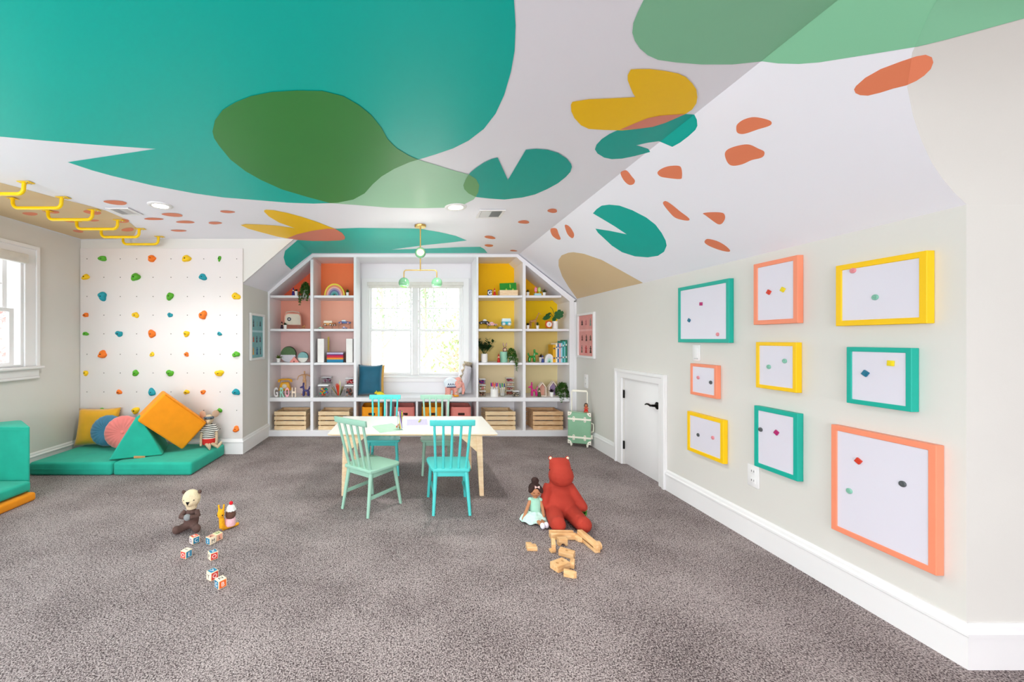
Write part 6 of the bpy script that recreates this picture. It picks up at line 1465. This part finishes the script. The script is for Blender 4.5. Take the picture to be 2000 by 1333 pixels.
for px, w, h, col, lab, Y in ((1057.5, 15.5, 27, '#e2aa98', 'pink backed wooden house frame on the lower right shelf', 5.50), (1079, 17.5, 29, '#b59ac4', 'lilac backed wooden house frame on the lower right shelf', 5.50)):
    w, h = U(w, Y)/2, U(h, Y); t = thing('house_shelf', lab, 'decor house', sp_(px, 3, Y), group='little wooden house frames'); e = .010
    o_ = [(-w, 0), (w, 0), (w, h*.62), (0, h), (-w, h*.62)]; i_ = [(-w+e, e), (w-e, e), (w-e, h*.62-e*.3), (0, h-e*1.5), (-w+e, h*.62-e*.3)]
    vs = [(u, y, v) for y in (-.045, .035) for u, v in o_+i_]; fs = []
    for k in range(5):
        l = (k+1) % 5; fs += [(k, l, 5+l, 5+k), (10+l, 10+k, 15+k, 15+l), (l, k, 10+k, 10+l), (5+k, 5+l, 15+l, 15+k)]
    MB().add(vs, fs).build('frame', M('cream_wood', '#ecdccc', .5), t, fix=True, smooth=0); MB().prism(i_, .030, .036, 'y').build('back', M('house_back_'+col[1:], col, .6), t, fix=True)
succulent(1077.5, 3, 7.5, 9, 'dark plum succulent inside the lilac house frame', '#32202c', Y=5.42, tall=1.3)
bushy(1098, 3, 29, 27, 'big bushy plant spilling over the lower right shelf', '#5a8c38', pot=(POTW, U(9), U(9)), trail=[(-7, 7), (-3, 4), (12, 6), (13.5, 3), (-9, 3), (5, 2)], Y=5.44, n=420, ls=.024)

# ------------------------------------------------------------------ on the window bench
TV = M('petrol_velvet', '#0a5a74', .6, .12, 8, .12, 120, sheen=.3)
zb_ = ZS+.001
pillow('throw_pillow', 'petrol blue velvet pillow standing on the window bench', .34, .43, .12, TV, T(-.585, 5.47, zb_+.004) @ rot('Z', -.12) @ rot('X', -.16))
pillow('throw_pillow', 'mustard pillow behind the petrol one on the window bench', .33, .41, .10, M('mustard_linen', '#dfaa55', .8, .05, 12), T(-.56, 5.64, zb_+.003) @ rot('Z', -.1) @ rot('X', -.14))
FLR = M('floral_linen', '#d6c6ab', .85, .4, 22, .1, 120)
pillow('floral_pillow', 'white pillow with floral ruffles leaning at the right end of the window bench', .36, .42, .12, M('white_cotton', '#ece9ee', .8, .04, 20), T(.665, 5.56, zb_+.018) @ rot('Y', .26) @ rot('Z', 1.2))
fp = [o for o in COL.objects if o.name == 'floral_pillow'][0]; V = []; FS = []; n = 120
for i in range(n):
    q = i/n*4; k = int(q); u = q-k; c = [(-1, 0), (1, 0), (1, 1), (-1, 1)]; a0, a1 = c[k], c[(k+1) % 4]; x = a0[0]+(a1[0]-a0[0])*u; z = a0[1]+(a1[1]-a0[1])*u
    for o_, dy in ((0, 0), (.028, .014*math.sin(i*1.3)), (.052, .024*math.sin(i*1.3+.4))): V.append((x*(.165+o_), dy, .21+(z-.5)*2*(.195+o_)))
for i in range(n): FS += [(3*i+j, 3*((i+1) % n)+j, 3*((i+1) % n)+j+1, 3*i+j+1) for j in (0, 1)]
o = MB().add([(x, y, max(z, .004)) for x, y, z in V], FS).build('ruffle', FLR, fp, smooth=80); bake(o, [('SOLIDIFY', dict(thickness=.004))])
# pink elephant
el = thing('elephant_plush', 'pink elephant plush with a blue and white saddle cloth on the bench', 'soft toy', ((887-CX)*5.44/F, 5.44, zb_+.001), .1); PK = thread('pink_cotton', '#eda79b')
b = MB(); b.ball((-.03, 0, .165), (.095, .065, .085)); b.ball((.06, -.01, .195), (.062, .058, .07))
for x in (-.085, .02):
    for y in (-.035, .035): b.cyl((x, y, .004), (x, y, .14), .032, .034)
b.cyl((.10, -.02, .18), (.125, -.03, .09), .032, .022); b.cyl((.125, -.03, .09), (.11, -.045, .03), .022, .015)
blob('body', b, PK, el, .008, 4)
for s in (-1, 1): MB().ball((.045, s*.062-.006, .18), (.05, .012, .065), rot('X', s*.2)).build('ear', PK, el)
eyes(el, [(.095, -.058, .205), (.098, .04, .205)], .005)
MB().prism([(-.045+.090*math.cos(a), .165+.090*math.sin(a)) for a in [math.radians(40+125*i/12) for i in range(13)]]+[(-.125, .132), (.012, .132)], -.0672, .0672, 'y').build('saddle_cloth', M('pale_blue_cloth', '#e6eef6', .8), el, fix=True, smooth=0)
for s in (-1, 1):
    MB().box(-.115, .02, s*.0675-.001, s*.0675+.001, .128, .142).build('saddle_band', M('navy_cloth', '#22325e', .8), el)
    for k in range(4):
        x0 = -.105+.03*k; MB().prism([(x0, .155), (x0+.015, .19), (x0+.03, .155), (x0+.022, .155), (x0+.015, .172), (x0+.008, .155)], s*.0675-.0012, s*.0675+.0012, 'y').build('zigzag', M('navy_cloth'), el, fix=True)
for x in (-.085, .02):
    for y in (-.035, .035): MB().cyl((x, y, .006), (x, y, .026), .036, .036).build('ankle_band', M('yellow_trim', '#efa520', .7), el)
# yellow dinosaur
dn = thing('dinosaur_toy', 'little yellow dinosaur toy on the bench edge beside the petrol pillow', 'toy', ((742-CX)*5.385/F, 5.385, zb_)); YD = M('yellow_rubber', '#ecd21e', .45, .12, 60); b = MB()
b.ball((0, 0, .042), (.042, .024, .028)); b.cyl((.03, 0, .045), (.075, 0, .02), .018, .005); b.cyl((-.03, 0, .05), (-.055, 0, .055), .016, .014); b.ball((-.06, 0, .055), (.018, .014, .014))
for x in (-.022, .02):
    for s in (-1, 1): b.cyl((x, s*.014, .004), (x, s*.012, .035), .010, .011)
blob('body', b, YD, dn, .0045, 2)
for k in range(4): MB().prism([(-.012, 0), (.012, 0), (0, .018)], -.002, .002, 'y', T(-.03+.02*k, 0, .066-.003*abs(k-1))).build('back_plate', M('olive_rubber', '#8a9a2a', .5), dn, fix=True)
MB().prism([(-.0, -.024), (.012, 0), (0, .03), (-.01, 0)], -.022, .022, 'y', T(-.048, 0, .06)).build('frill', YD, dn, fix=True, bev=.004)
eyes(dn, [(-.07, -.012, .06), (-.07, .012, .06)], .003)

# ------------------------------------------------------------------ outside
GRS = M('lawn', '#c3cfae', .9, .2, 3)
o = MB().add([(-25, 6.2, -3.0), (25, 6.2, -3.0), (25, 60, -3.0), (-25, 60, -3.0)], [(0, 1, 2, 3)]).build('outside_lawn', GRS, smooth=0); o['kind'] = 'structure'
def tree(x, y, h, w, col, lab, seed, n=1600, ls=.16):
    t = thing('garden_tree', lab, 'tree', (x, y, -3.0)); rn = random.Random(seed); b = MB()
    tr = MB(); tr.tube([(0, 0, 0), (.05, 0, h*.4), (0, .05, h*.8)], [.14, .10, .05], 8)
    for k in range(7):
        a = k*.9; z0 = h*(.35+.07*k); tr.tube([(0, 0, z0), (w*.3*math.cos(a), w*.3*math.sin(a), z0+h*.12), (w*.45*math.cos(a), w*.45*math.sin(a), z0+h*.2)], [.05, .03, .012], 6)
    tr.build('trunk', M('bark', '#b9aca0', .9, .2, 12), t)
    for i in range(n):
        a = rn.uniform(0, 6.28); e = rn.uniform(-.9, 1.5); q = rn.random()**.4
        c = Vector((w*.5*q*math.cos(a)*math.cos(e), w*.5*q*math.sin(a)*math.cos(e), h*.66+h*.36*q*math.sin(e)))
        leaf_fan(b, c, Vector((rn.gauss(0, 1), rn.gauss(0, 1), rn.gauss(0, 1))), ls*rn.uniform(.7, 1.3), ls*.6, rn)
    o = b.build('crown', M('foliage_'+col[1:], col, .8, .3, 1.5), t, smooth=0); o['kind'] = 'stuff'
tree(1.9, 13.5, 5.2, 3.4, '#c8d6a4', 'pale green tree seen through the right window sash', 1)
tree(.9, 27., 10.0, 3.6, '#bfd2b2', 'tall pale tree farther behind the bay window', 2, 1500, .22)
tree(3.0, 17, 4.6, 3.6, '#e6bca6', 'autumn pink tree seen low in the right window sash', 3, 1600, .2)
tree(-1.6, 21., 10.5, 3.0, '#c2d6b6', 'slender green tree seen in the left window sash', 4, 900, .2)
tree(-9.6, 9.0, 6.4, 4.6, '#efc8c6', 'pink blossoming tree outside the side window', 5, 2600, .16)
